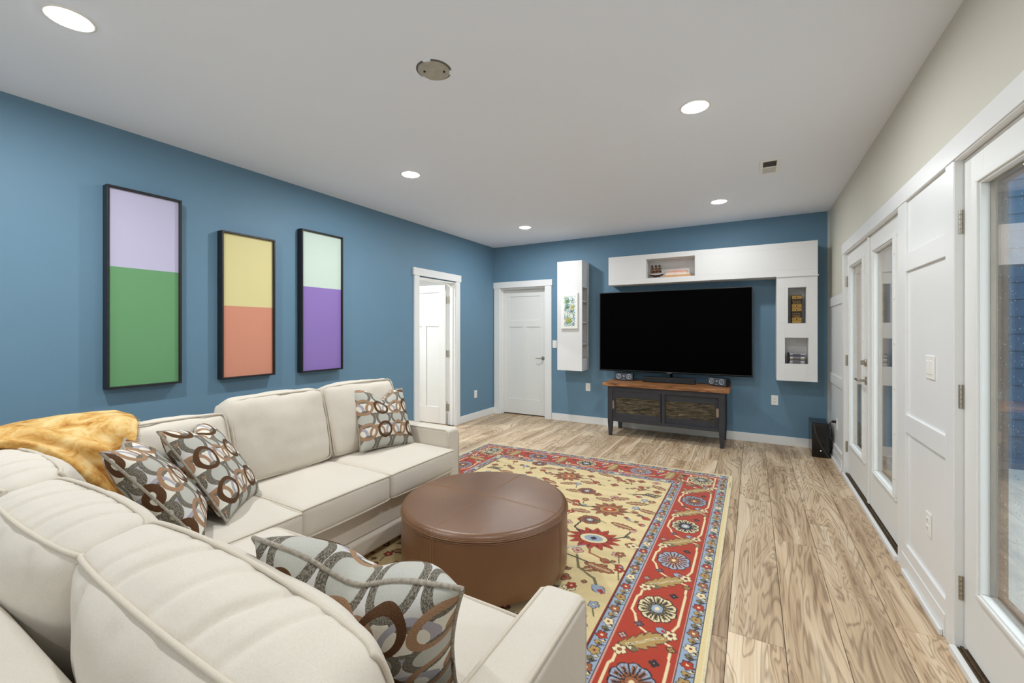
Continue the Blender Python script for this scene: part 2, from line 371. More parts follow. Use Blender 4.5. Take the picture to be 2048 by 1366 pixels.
# floor: subfloor with individual planks as children
m = MB(); m.box(L_-T, R_+.02, N_-T, B_+.17, -.06, -.012)
fl = struct('floor', m, M['slot'], 'light oak plank floor running towards the television')
PW = .222; meshes = {}
def plank_mesh(w, l):
    k = (round(w, 3), round(l, 3))
    if k not in meshes:
        b = MB(); g = .0011; c = .0016
        x0, x1, y0, y1 = g, w-g, g, l-g
        b.add([(x0,y0,-.012),(x1,y0,-.012),(x1,y1,-.012),(x0,y1,-.012),(x0,y0,-c),(x1,y0,-c),(x1,y1,-c),(x0,y1,-c),(x0+c,y0+c,0),(x1-c,y0+c,0),(x1-c,y1-c,0),(x0+c,y1-c,0)],
              [(0,1,5,4),(1,2,6,5),(2,3,7,6),(3,0,4,7),(4,5,9,8),(5,6,10,9),(6,7,11,10),(7,4,8,11),(8,9,10,11)])
        me = bpy.data.meshes.new('plank'); me.from_pydata(b.v, [], b.f); me.materials.append(M['plank']); meshes[k] = me
    return meshes[k]
rows = []; x = .122
while x > L_: x -= PW
known = {-.10: 2.188, .122: 3.296, .344: 3.685, .566: 4.395}
while x < R_:
    x0 = max(x, L_); x1 = min(x+PW, R_+.015); ln = 1.80
    ph = next((v for k, v in known.items() if abs(k-x) < .02), None)
    if ph is None: ph = N_ + rnd.random()*ln
    while ph > N_: ph -= ln
    y = ph
    while y < B_+.16:
        y0 = max(y, N_); y1 = min(y+ln, B_+.16)
        if y1-y0 > .02:
            o = bpy.data.objects.new('plank', plank_mesh(x1-x0, y1-y0)); COL.objects.link(o); o.parent = fl; o.location = (x0, y0, 0)
        y += ln
    x += PW

# baseboards
bb = .105
def base(name, boxes, label):
    m = MB()
    for b in boxes: m.box(*b)
    return struct(name, m, M['white'], label, bevel=.003)
base('baseboard_left', [(L_, L_+.016, N_, 4.115, 0, bb), (L_, L_+.016, 5.095, B_, 0, bb)], 'white baseboard along the left blue wall')
base('baseboard_back', [(-2.70, R_-.02, B_-.016, B_, 0, bb)], 'white baseboard along the far blue wall')
base('baseboard_right', [(.742, R_, FY1+.09, B_-.02, 0, bb), (.742, R_, NY1+.09, FY0-.085, 0, bb), (.742, R_, N_, NY0-.09, 0, bb)], 'white baseboard below the right wall paneling')
base('baseboard_near', [(L_+.02, R_-.02, N_, N_+.016, 0, bb)], 'white baseboard on the wall behind the viewpoint')

# left door casing
m = MB(); c = .022
m.box(L_, L_+c, 4.125, 4.215, 0, 2.075); m.box(L_, L_+c, 4.995, 5.09, 0, 2.075)
m.box(L_-T, L_+.004, 4.21, 4.225, 0, 2.06); m.box(L_-T, L_+.004, 4.985, 5.0, 0, 2.06); m.box(L_-T, L_+.004, 4.225, 4.985, 2.045, 2.06)
m.box(L_-.075, L_-.03, 4.972, 4.985, 0, 2.045); m.box(L_-.075, L_-.03, 4.225, 4.236, 0, 2.045)
struct('trim_1', m, M['white'], 'white casing around the open door in the left wall', bevel=.002)
m = MB(); m.box(L_, L_+.028, 4.105, 5.11, 2.075, 2.172); struct('trim_2', m, M['white'], 'white head board over the open door in the left wall', bevel=.002)
# back door casing
m = MB()
m.box(-3.738, -3.636, B_-c, B_, 0, 2.062); m.box(-2.812, -2.703, B_-c, B_, 0, 2.062)
m.box(-3.636, -3.622, B_-.004, B_+.16, 0, 2.06); m.box(-2.826, -2.812, B_-.004, B_+.16, 0, 2.06); m.box(-3.622, -2.826, B_-.004, B_+.16, 2.046, 2.06)
m.box(-3.622, -3.61, B_+.05, B_+.09, 0, 2.046); m.box(-2.838, -2.826, B_+.05, B_+.09, 0, 2.046); m.box(-3.61, -2.838, B_+.05, B_+.09, 2.03, 2.046)
struct('trim_3', m, M['white'], 'white casing around the closed corner door in the far wall', bevel=.002)
m = MB(); m.box(-3.748, -2.69, B_-.028, B_, 2.062, 2.16); struct('trim_4', m, M['white'], 'white head board over the closed corner door', bevel=.002)

m = MB(); m.box(-3.9, -2.6, B_+.30, B_+.36, -.02, 2.3); m.box(-3.9, -3.75, B_+.16, B_+.30, -.02, 2.3); m.box(-2.7, -2.6, B_+.16, B_+.30, -.02, 2.3); m.box(-3.9, -2.6, B_+.16, B_+.36, 2.3, 2.4); m.box(-3.9, -2.6, B_+.165, B_+.36, -.06, -.02)  # shell added to stop sky light leaking under the corner door
struct('wall_light_block', m, M['dark'], 'unseen dark shell added behind the closed corner door to block sky light')
# shaker door leaf, local: x width from 0, y thickness 0..t (front at 0, facing -y), z height
def shaker(name, w, h, label, lever_x=None, hinge_side=None):
    root = thing(name, (0, 0, 0), label, None, kind='structure')
    t = .036; d = .010
    sx = [(.115, w-.115)]; z_hi = h-.105; z_mid1 = h-.49; z_mid2 = h-.60; zb = .24
    ms = (w-.075)/2
    s = MB()
    s.box(0, .115, 0, t, 0, h); s.box(w-.115, w, 0, t, 0, h); s.box(.115, w-.115, 0, t, z_hi, h); s.box(.115, w-.115, 0, t, z_mid2, z_mid1)
    s.box(.115, w-.115, 0, t, 0, zb); s.box(ms, ms+.075, 0, t, zb, z_mid2)
    obj('stile_frame', s, M['door'], root, bevel=.0025)
    for (a, b, c_, e) in ((.115, w-.115, z_mid1, z_hi), (.115, ms, zb, z_mid2), (ms+.075, w-.115, zb, z_mid2)):
        p = MB(); p.box(a, b, d, t-d, c_, e); obj('panel', p, M['door'], root)
    return root
d2 = shaker('door_2', .785, 2.012, 'closed white three panel door in the far corner')
d2.location = (-3.621, B_+.092, .016)
k = MB(); k.lathe([(.028, 0), (.028, -.008), (.012, -.012), (.011, -.05), (.0, -.052)], (.725, 0, .915), 20, 'y', cap=False)
k.tube([(.725, -.048, .915), (.70, -.052, .918), (.66, -.05, .910), (.615, -.046, .917)], .009, 8, r1=.006)
h_ = obj('lever_handle', k, M['nickel'], d2, smooth=True, local=True); h_['label'] = 'satin nickel lever'
d1 = shaker('door_1', .76, 2.02, 'white three panel door standing open through the left wall')
d1.location = (L_-T-.012, 4.978, .012); d1.rotation_euler = (0, 0, math.radians(182))
for z in (.24, 1.02, 1.80):
    k = MB(); k.box(L_-T-.006, L_-T+.03, 4.972, 4.9835, z-.05+.012, z+.05+.012); k.tube([(L_-T-.006, 4.973, z-.04), (L_-T-.006, 4.973, z+.062)], .007, 8)
    o = obj('hinge', k, M['nickel'], None); o.parent = bpy.data.objects['trim_1']
    k = MB(); k.box(-.001, .03, -.0, .037, z-.05, z+.05)
# small bright room beyond the open door
m = MB(); xa, xb, ya, yb = -6.3, L_-T, 3.0, 6.6
m.box(xa-.1, xa, ya, yb, 0, H_); m.box(xa, xb, ya-.1, ya, 0, H_); m.box(xa, xb, yb, yb+.1, 0, H_)
struct('wall_hall', m, mat('hall_white', rgb(238, 238, 234), .6), 'white walls of the bright room past the open left door')
m = MB(); m.box(xa, xb, ya, yb, H_, H_+.08); struct('ceiling_hall', m, M['ceil'], 'white ceiling of the bright room past the open left door')
m = MB(); m.box(xa, xb, ya, yb, -.05, 0); struct('floor_hall', m, mat('hall_floor', rgb(180, 150, 116), .5, var=.1), 'wood floor of the bright room past the open left door')

# ------------------------------------------------------------------ right wall paneling, trim boards
X1 = .746
def board(n, y0, y1, z0, z1, label, x=X1):
    m = MB(); m.box(x, R_+.002, y0, y1, z0, z1); struct('trim_%d' % n, m, M['white'], label, bevel=.002)
mpan = MB()
for (y0, y1, z1) in ((NY1+.05, FY0-.1, 2.1), (FY1+.08, B_, 1.66), (N_, NY0-.05, 2.1)):
    mpan.box(R_-.004, R_+.001, y0, y1, .02, z1)
struct('trim_5', mpan, M['white'], 'white recessed panel boards on the right wall')
board(6, N_, FY1+.08, DZ, DZ+.095, 'long white head board running above both glazed doors', X1-.004)
board(7, FY0-.15, FY0, 0, DZ, 'white upright board between the double doors and the panels')
board(8, NY1, NY1+.09, 0, DZ, 'white upright board beside the near glazed door')
board(9, FY1, FY1+.08, 0, DZ, 'white upright board on the far side of the double doors')
y0, y1 = NY1+.09, FY0-.15
board(10, y0, y1, 1.70, 1.80, 'upper white rail between the glazed doors'); board(11, y0, y1, .80, .90, 'lower white rail between the glazed doors, under the switch')
board(12, y0, y1, .0, .17, 'bottom white rail between the glazed doors')
y0, y1 = FY1+.08, B_-.055
board(13, y0, y1, 1.635, 1.73, 'white top rail in the far right corner'); board(14, y0, y1, .80, .90, 'white middle rail in the far right corner'); board(15, y0, y1, 0, .17, 'white bottom rail in the far right corner')
m = MB(); m.add([(R_+.001, B_-.055, 0), (R_+.001, B_+.001, 0), (R_-.018, B_+.001, 0), (R_+.001, B_-.055, H_), (R_+.001, B_+.001, H_), (R_-.018, B_+.001, H_)], [(0,1,2),(3,5,4),(0,3,4,1),(1,4,5,2),(2,5,3,0)])
struct('trim_16', m, M['beige'], 'narrow beige corner strip where the blue wall ends')
board(17, N_, NY0-.09, .80, .90, 'white rail on the right wall behind the viewpoint'); board(18, NY0-.09, NY0, 0, DZ, 'white upright board on the near side of the near glazed door')
m = MB()   # shoe moulding
for (a, b) in ((FY1+.08, B_-.02), (NY1+.1, FY0-.14)): m.box(.728, .742, a, b, 0, .03)
struct('trim_19', m, M['white'], 'white shoe moulding at the foot of the right wall', bevel=.004)
# door jamb linings
XL = .777
m = MB()
for (a, b) in ((FY0, FY1), (NY0, NY1)):
    m.box(X1+.002, R_+T, a-.001, a+.004, 0, DZ); m.box(X1+.002, R_+T, b-.004, b+.001, 0, DZ); m.box(X1+.002, R_+T, a, b, DZ-.005, DZ+.001)
struct('trim_20', m, M['white'], 'white jamb linings inside the two glazed door openings')
for i, (a, b, lab) in enumerate(((FY0, FY1, 'under the double doors'), (NY0, NY1, 'under the near glazed door'))):
    m = MB(); m.box(.729, .752, a+.004, b-.004, 0, .032); s = struct('trim_%d' % (21+i), m, M['white'], 'white sill strip '+lab, bevel=.004)
    k = MB(); k.box(.752, R_+T+.05, a+.004, b-.004, -.01, .026); k.box(.765, .775, a+.004, b-.004, .026, .034); q = obj('threshold', k, M['bronze'], s); q['label'] = 'bronze metal threshold'

# glazed leaf
def leaf(name, y0, y1, hinge_at, label, stile=.175, lever=False, hx=None):
    root = thing(name, (XL, y0, .04), label, None, kind='structure')
    zb, zt = .045, DZ-.008; g0, g1, gz0, gz1 = y0+stile, y1-stile, .345, 1.945
    s = MB(); x0, x1 = XL, XL+.044
    s.box(x0, x1, y0, g0, zb, zt); s.box(x0, x1, g1, y1, zb, zt); s.box(x0, x1, g0, g1, zb, gz0); s.box(x0, x1, g0, g1, gz1, zt)
    obj('leaf_frame', s, M['door'], root, bevel=.0015)
    b = MB()
    for (e0, w, xa, xb) in ((.034, .022, XL-.012, XL+.002), (.020, .016, XL-.018, XL+.003)):
        b.frame(g0-e0, g1+e0, gz0-e0, gz1+e0, w, xa, xb, 'x')
    b.frame(g0-.0065, g1+.0065, gz0-.0065, gz1+.0065, .0105, XL-.010, XL+.0345, 'x')
    bd = obj('glazing_bead', b, M['door'], root, bevel=.003)
    for zz in np.linspace(gz0+.1, gz1-.1, 6):
        for yy in (g0-.026, g1+.026):
            q = MB(); q.lathe([(.004, 0), (.004, -.0015)], (XL-.012, yy, zz), 8, 'x'); obj('screw_cover', q, M['steel'], bd)
    for xx in (XL+.012, XL+.030):
        p = MB(); p.box(xx, xx+.004, g0+.003, g1-.003, gz0+.003, gz1-.003); obj('glass_pane', p, M['glass'], root)
    sp = MB(); sp.frame(g0+.003, g1-.003, gz0+.003, gz1-.003, .009, XL+.0165, XL+.0295, 'x'); obj('spacer_bar', sp, M['bronze'], root)
    ob = MB(); ob.frame(g0-.005, g1+.005, gz0-.005, gz1+.005, .020, XL+.0352, XL+.062, 'x'); o = obj('outer_bead', ob, M['clad'], root); o['label'] = 'brown exterior glazing bead'
    for zz in (.28, 1.09, 1.83):
        q = MB(); yh = hinge_at; sg = 1 if hinge_at > (y0+y1)/2 else -1
        q.box(XL-.0035, XL+.02, yh-.001*sg, yh-.004*sg, zz-.05, zz+.05); q.box(XL-.026, XL-.001, yh+.0055*sg, yh+.0015*sg, zz-.05, zz+.05)
        for kk in range(5): q.tube([(XL-.010, yh, zz-.05+kk*.0203), (XL-.010, yh, zz-.05+kk*.0203+.0185)], .0072, 10)
        o = obj('hinge', q, M['nickel'], root); o['label'] = 'satin nickel hinge'
    if lever:
        yy = y0+.07
        q = MB(); q.box(XL-.012, XL, yy-.024, yy+.024, .945, 1.01); q.tube([(XL-.008, yy, .978), (XL-.055, yy, .978)], .011, 10)
        q.tube([(XL-.052, yy-.006, .978), (XL-.052, yy+.12, .978)], .010, 10)
        obj('lever_handle', q, M['nickel'], root, bevel=.002)
        q = MB(); q.lathe([(.03, 0), (.03, -.012), (.026, -.018), (0, -.018)], (XL, yy, 1.118), 20, 'x', cap=False); q.box(XL-.042, XL-.016, yy-.006, yy+.006, 1.10, 1.138)
        obj('deadbolt', q, M['nickel'], root, bevel=.002)
    return root
ym = (FY0+FY1)/2
leaf('door_3', ym+.002, FY1-.006, FY1-.004, 'far white glazed door of the double doors, with lever and deadbolt', lever=True)
leaf('door_4', FY0+.006, ym-.002, FY0+.004, 'white glazed door nearer the switch in the double doors')
leaf('door_5', NY0+.006, NY1-.006, NY1-.004, 'nearest white glazed door at the right edge of the picture', stile=.175)
# astragal on the meeting stile
m = MB(); m.box(XL-.012, XL, ym-.022, ym+.014, .05, DZ-.012); o = obj('astragal', m, M['door'], bpy.data.objects['door_4'], bevel=.003)
# rain drops on the outside of the near pane
random.seed(3); dm = MB()
for i in range(1300):
    yy = rnd.uniform(NY0+.19, NY1-.185); zz = rnd.uniform(.36, 1.93); r = rnd.choice((.0014, .002, .0026, .0034)); xx = XL+.0345
    if rnd.random() > 1.05-.42*zz/1.9+.0: continue
    dm.add([(xx, yy+r, zz), (xx, yy, zz+r), (xx, yy-r, zz), (xx, yy, zz-r), (xx+r*.6, yy, zz)], [(0,1,4),(1,2,4),(2,3,4),(3,0,4)])
o = obj('rain_drops', dm, mat('water_drop', rgb(225, 232, 236), .05), bpy.data.objects['door_5'], smooth=True); o['kind'] = 'stuff'

# exterior: patio and the house wing with blue lap siding beyond the double doors
m = MB(); m.box(R_+T+.02, 4.6, -4, 6.3, -.14, -.04); o = struct('floor_patio', m, M['concrete'], 'pale concrete patio outside the glazed doors')
m = MB(); m.box(4.6, 30, -10, 6.3, -.2, -.07); o = obj('garden_mulch', m, M['mulch']); tag(o, 'reddish brown mulch bed beyond the patio', 'ground', kind='stuff')
m = MB(); m.box(R_+T+.02, 6.5, 6.36, 6.5, -.2, 5.6); wing = struct('wall_wing', m, M['slot'], 'exterior wall of the house wing clad in blue lap siding')
sid = mat('blue_lap_siding', rgb(58, 86, 114), .6, var=.04, vscale=5)
for i in range(32):
    z = -.06+i*.175; b = MB(); x0, x1 = R_+T+.02, 6.5
    b.add([(x0, 6.335, z), (x1, 6.335, z), (x1, 6.36, z), (x0, 6.36, z), (x0, 6.35, z+.19), (x1, 6.35, z+.19), (x1, 6.36, z+.19), (x0, 6.36, z+.19)], [(0,3,2,1),(4,5,6,7),(0,1,5,4),(1,2,6,5),(2,3,7,6),(3,0,4,7)])
    obj('siding_board', b, sid, wing)

# ------------------------------------------------------------------ ceiling things
def beam(x, y, t, r=.062, p=1.0):
    l = bpy.data.lights.new('led_beam', 'AREA'); l.shape = 'DISK'; l.size = 2*r; l.energy = LAMPW*p; l.color = LAMPC; l.spread = math.radians(178)
    o = bpy.data.objects.new('led_beam', l); COL.objects.link(o); o.parent = t; o.location = (0, 0, -.0125)
def downlight(x, y, label, p=1.0):
    t = thing('recessed_light', (x, y, H_), label, 'ceiling light', 'recessed ceiling lights')
    a = MB(); a.lathe([(.088, 0), (.088, -.002), (.084, -.0035), (.072, -.0035), (.0705, -.001)], (x, y, H_), 40, cap=False); obj('trim_ring', a, M['plastic'], t, smooth=True)
    b = MB(); b.lathe([(.071, -.003), (.069, -.0055), (.062, -.0075), (.045, -.009), (.02, -.0095), (.0005, -.0097)], (x, y, H_), 40, cap=False); obj('lens', b, M['lens'], t, smooth=True)
    beam(x, y, t, p=p)
downlight(-2.62, .69, 'recessed light nearest the viewpoint, above the sofa corner', 1.15); downlight(-2.62, 2.845, 'recessed light above the far arm of the sofa', 1.2)
downlight(-.31, 2.84, 'recessed light above the rug edge near the double doors'); downlight(-2.64, 5.05, 'recessed light nearest the closed corner door', 1.0)
downlight(-.315, 5.05, 'recessed light nearest the wall cabinets by the television', .5); downlight(-.31, .69, 'recessed light over the near sofa arm, out of frame above', .75)
downlight(-2.62, -1.5, 'added unseen recessed light behind the viewpoint on the left')  # unseen lamp added for fill, carrying on the ceiling grid
t = thing('recessed_light', (-5.0, 4.1, H_), 'recessed light in the bright room past the open left door', 'ceiling light')
a = MB(); a.lathe([(.10, -.002), (.09, -.008), (.0005, -.010)], (-5.0, 4.1, H_), 32, cap=False); obj('lens', a, M['lens'], t, smooth=True); beam(-5.0, 4.1, t, .09, 2.6)

t = thing('ceiling_box_cover', (-1.463, 1.765, H_), 'round metal junction box cover left bare in the ceiling', 'cover plate')
cx, cy = -1.463, 1.765
a = MB(); a.lathe([(.092, -.0005), (.092, -.0016), (.0005, -.0016)], (cx, cy, H_), 48, cap=False); obj('box_rim', a, mat('dark_rim', rgb(96, 94, 90), .6), t)
a = MB(); a.lathe([(.083, -.0016), (.082, -.0045), (.0005, -.005)], (cx-.003, cy+.003, H_), 48, cap=False); obj('plate', a, M['steel'], t, smooth=True, auto=30)
for ang in (40, 160, 285):
    q = math.radians(ang); a = MB(); u = Vector((math.cos(q), math.sin(q), 0)); v = Vector((-u.y, u.x, 0)); c0 = Vector((cx, cy, H_))
    pts = [c0+u*.0925+v*.022, c0+u*.081+v*.018, c0+u*.081-v*.018, c0+u*.0925-v*.022]
    a.add([p+Vector((0, 0, -.0005)) for p in pts]+[p+Vector((0, 0, -.006)) for p in pts], [(0,1,2,3),(7,6,5,4),(0,4,5,1),(1,5,6,2),(2,6,7,3),(3,7,4,0)]); obj('plaster_tab', a, M['ceil'], t)
for (dx, dy) in ((-.045, -.022), (.043, .03)):
    a = MB(); a.lathe([(.006, -.004), (.006, -.009), (.0005, -.010)], (cx+dx, cy+dy, H_), 12, cap=False); obj('screw', a, M['slot'], t)
t = thing('ceiling_vent', (.118, 4.18, H_), 'white two way air register in the ceiling near the double doors', 'vent')
vx0, vx1, vy0, vy1 = .048, .192, 4.01, 4.345
a = MB(); a.frame(vx0, vx1, vy0, vy1, .024, H_-.007, H_+.001, 'z'); obj('register_frame', a, M['plastic'], t, bevel=.002)
a = MB(); a.box(vx0+.02, vx1-.02, vy0+.02, vy1-.02, H_-.0012, H_-.0002); obj('duct_opening', a, M['dark'], t)
ym_ = (vy0+vy1)/2
a = MB(); a.box(vx0+.024, vx1-.024, ym_-.006, ym_+.006, H_-.008, H_-.001); obj('divider', a, M['plastic'], t)
for i in range(12):
    yy = vy0+.034+i*(vy1-vy0-.068)/11
    if abs(yy-ym_) < .012: continue
    s = -1 if yy > ym_ else 1; a = MB()
    x0, x1 = vx0+.024, vx1-.024
    a.add([(x0, yy-.009*s, H_-.0072), (x1, yy-.009*s, H_-.0072), (x1, yy+.009*s, H_-.0015), (x0, yy+.009*s, H_-.0015), (x0, yy-.008*s, H_-.0078), (x1, yy-.008*s, H_-.0078), (x1, yy+.010*s, H_-.002), (x0, yy+.010*s, H_-.002)],
          [(0,1,2,3),(7,6,5,4),(0,4,5,1),(1,5,6,2),(2,6,7,3),(3,7,4,0)]); obj('slat', a, M['greymet'], t)

# ------------------------------------------------------------------ outlets and switches
def plate(kind, c, axis, label, cat, two=True, gang=1):
    t = thing(kind, c, label, cat); w = .036 if gang == 1 else .058; h = .058
    def bx(mb, u0, u1, z0, z1, d0, d1):
        if axis == '-y': mb.box(c[0]+u0, c[0]+u1, c[1]-d1, c[1]-d0, c[2]+z0, c[2]+z1)
        elif axis == '+x': mb.box(c[0]+d0, c[0]+d1, c[1]+u0, c[1]+u1, c[2]+z0, c[2]+z1)
        else: mb.box(c[0]-d1, c[0]-d0, c[1]+u0, c[1]+u1, c[2]+z0, c[2]+z1)
    a = MB(); bx(a, -w, w, -h, h, 0, .006); obj('cover_plate', a, M['plastic'], t, bevel=.003)
    if cat == 'outlet':
        for z in (-.02, .02):
            a = MB(); bx(a, -.017, .017, z-.014, z+.014, .005, .0085); p = obj('receptacle', a, M['plastic'], t, bevel=.004)
            a = MB()
            for u in (-.007, .007): bx(a, u-.0012, u+.0012, z-.002, z+.007, .0085, .0088)
            bx(a, -.002, .002, z-.010, z-.006, .0085, .0088); obj('slot', a, M['slot'], p)
    else:
        for u in ((0,) if gang == 1 else (-.023, .023)):
            a = MB(); bx(a, u-.0165, u+.0165, -.033, .033, .005, .0095); obj('rocker', a, M['plastic'], t, bevel=.002)
    return t
plate('wall_outlet', (-2.12, B_, .535), '-y', 'white outlet on the blue wall left of the media console', 'outlet')
plate('wall_outlet', (.228, B_, .53), '-y', 'white outlet on the blue wall right of the media console', 'outlet')
plate('wall_outlet', (L_, 5.517, .386), '+x', 'white outlet on the left wall beyond the open door', 'outlet')
plate('wall_outlet', (R_-.004, 2.85, .415), '-x', 'white outlet low in the right wall panel between the glazed doors', 'outlet')
plate('wall_outlet', (R_-.004, 5.52, .40), '-x', 'white outlet behind the subwoofer with a black plug in it', 'outlet')
plate('light_switch', (-2.655, B_, 1.16), '-y', 'white light switch half hidden behind the tall wall cabinet', 'switch', gang=1)
plate('light_switch', (R_-.004, 2.83, 1.19), '-x', 'white double rocker switch in the panel between the glazed doors', 'switch', gang=2)

# ------------------------------------------------------------------ framed colour panels on the left wall
def art(y0, y1, z0, z1, zs, up, lo, label):
    y0 *= .9955; y1 *= .9955
    t = thing('framed_art', (L_, (y0+y1)/2, z0), label, 'wall art', 'framed two colour panels')
    a = MB(); a.frame(y0, y1, z0, z1, .014, L_+.002, L_+.072, 'x'); obj('frame', a, M['frameblk'], t, bevel=.0015)
    a = MB(); a.box(L_+.002, L_+.034, y0+.012, y1-.012, z0+.012, z1-.012); obj('backing', a, M['frameblk'], t)
    for nm, q0, q1, c in (('upper_panel', zs, z1-.0145, up), ('lower_panel', z0+.0145, zs, lo)):
        a = MB(); a.box(L_+.034, L_+.052, y0+.0145, y1-.0145, q0, q1); p = obj(nm, a, mat(nm+'_'+label.split()[3], c, .55, spec=.25), t)
        p['label'] = {'upper_panel': 'pale upper colour block', 'lower_panel': 'deep lower colour block'}[nm]
art(1.150, 1.575, .982, 2.33, 1.796, rgb(188, 184, 210), rgb(104, 154, 108), 'tall black framed lavender over green panel, left of three')
art(1.849, 2.289, .979, 2.170, 1.57, rgb(216, 206, 150), rgb(208, 142, 118), 'shorter black framed yellow over coral panel in the middle')
art(2.546, 3.011, .973, 2.328, 1.789, rgb(196, 213, 202), rgb(140, 116, 182), 'tall black framed mint over purple panel, right of three')

# ------------------------------------------------------------------ wall cabinets
def niche_box(mb, x0, x1, y0, y1, z0, z1, holes):
    """cabinet with front openings (xa,xb,za,zb) cut to depth .2, holes stacked without overlap in z or single"""
    t = .016; yb = y0+.2
    xs = sorted({x0, x1}|{h[0] for h in holes}|{h[1] for h in holes}); zs = sorted({z0, z1}|{h[2] for h in holes}|{h[3] for h in holes})
    for i in range(len(xs)-1):
        for j in range(len(zs)-1):
            xc, zc = (xs[i]+xs[i+1])/2, (zs[j]+zs[j+1])/2
            if any(h[0] < xc < h[1] and h[2] < zc < h[3] for h in holes): continue
            mb.box(xs[i], xs[i+1], y0, y0+t, zs[j], zs[j+1])
    mb.box(x0, x0+t, y0+t, y1, z0, z1); mb.box(x1-t, x1, y0+t, y1, z0, z1); mb.box(x0+t, x1-t, y0+t, y1, z0, z0+t); mb.box(x0+t, x1-t, y0+t, y1, z1-t, z1)
YC = 5.765
def liner(h, t, hole_at):
    xa, xb, za, zb = h; n = MB(); e = .008
    n.box(xa-e, xa, YC+.016, YC+.21, za-e, zb+e); n.box(xb, xb+e, YC+.016, YC+.21, za-e, zb+e); n.box(xa, xb, YC+.016, YC+.21, za-e, za); n.box(xa, xb, YC+.016, YC+.21, zb, zb+e); n.box(xa-e, xb+e, YC+.21, YC+.218, za-e, zb+e)
    o = obj('niche', n, M['cab'], t)
    k = MB(); k.lathe([(.024, 0), (.024, -.004), (.018, -.004), (.017, -.001)], (hole_at[0], YC+.21, hole_at[1]), 20, 'y', cap=False); obj('cable_grommet', k, M['plastic'], o)
t = thing('wall_cabinet', (-.55, B_, 1.985), 'long white wall cabinet over the television with one open niche', 'cabinet')
a = MB(); h = (-1.222, -.631, 2.054, 2.304); niche_box(a, -1.725, .622, YC, B_-.002, 1.986, 2.367, [h]); obj('body', a, M['cab'], t, bevel=.0012); liner(h, t, (-.80, 2.25))
t = thing('wall_cabinet', (.43, B_, .80), 'white upright wall cabinet right of the television with two niches', 'cabinet')
a = MB(); hs = [(.345, .517, 1.451, 1.855), (.316, .537, .994, 1.288)]; niche_box(a, .235, .62, YC, B_-.002, .80, 1.976, hs); obj('body', a, M['cab'], t, bevel=.0012)
liner(hs[0], t, (.41, 1.80)); liner(hs[1], t, (.40, 1.25))
a = MB(); a.box(.232, .632, YC-.012, B_-.002, 1.976, 1.9855); obj('top_ledge', a, M['cab'], t, bevel=.001)
t = thing('wall_cabinet', (-2.3, B_, .79), 'tall narrow white wall cabinet left of the television with side shelves', 'cabinet')
a = MB(); xa, xb, za, zb = -2.485, -2.107, .795, 2.366
a.box(xa, xa+.016, YC, B_-.002, za, zb); a.box(xa+.016, xb, YC, YC+.03, za, zb); a.box(xa+.016, xb, YC+.03, B_-.002, za, za+.016); a.box(xa+.016, xb, YC+.03, B_-.002, zb-.016, zb)
a.box(xb-.016, xb, YC+.03, B_-.002, za+.016, .968); a.box(xb-.016, xb, YC+.03, B_-.002, 1.985, zb-.016); a.box(xb-.016, xb, 6.016, B_-.002, .968, 1.985); a.box(xa+.016, xb-.016, B_-.02, B_-.002, za+.016, zb-.016)
a.box(xa+.1, xb-.016, YC+.03, B_-.02, .952, .968); a.box(xa+.1, xb-.016, YC+.03, B_-.02, 1.985, 2.001)
a.box(xb, xb+.004, 5.93, B_-.01, 2.11, 2.25)
obj('body', a, M['cab'], t, bevel=.0012)
a = MB(); a.box(xa+.10, xa+.108, YC+.03, B_-.02, .968, 1.985); obj('inner_panel', a, M['cab'], t)
for z in (1.178, 1.485, 1.788):
    a = MB(); a.box(xa+.108, xb-.001, YC+.032, B_-.03, z-.009, z+.009); obj('shelf', a, M['cab'], t, bevel=.001)
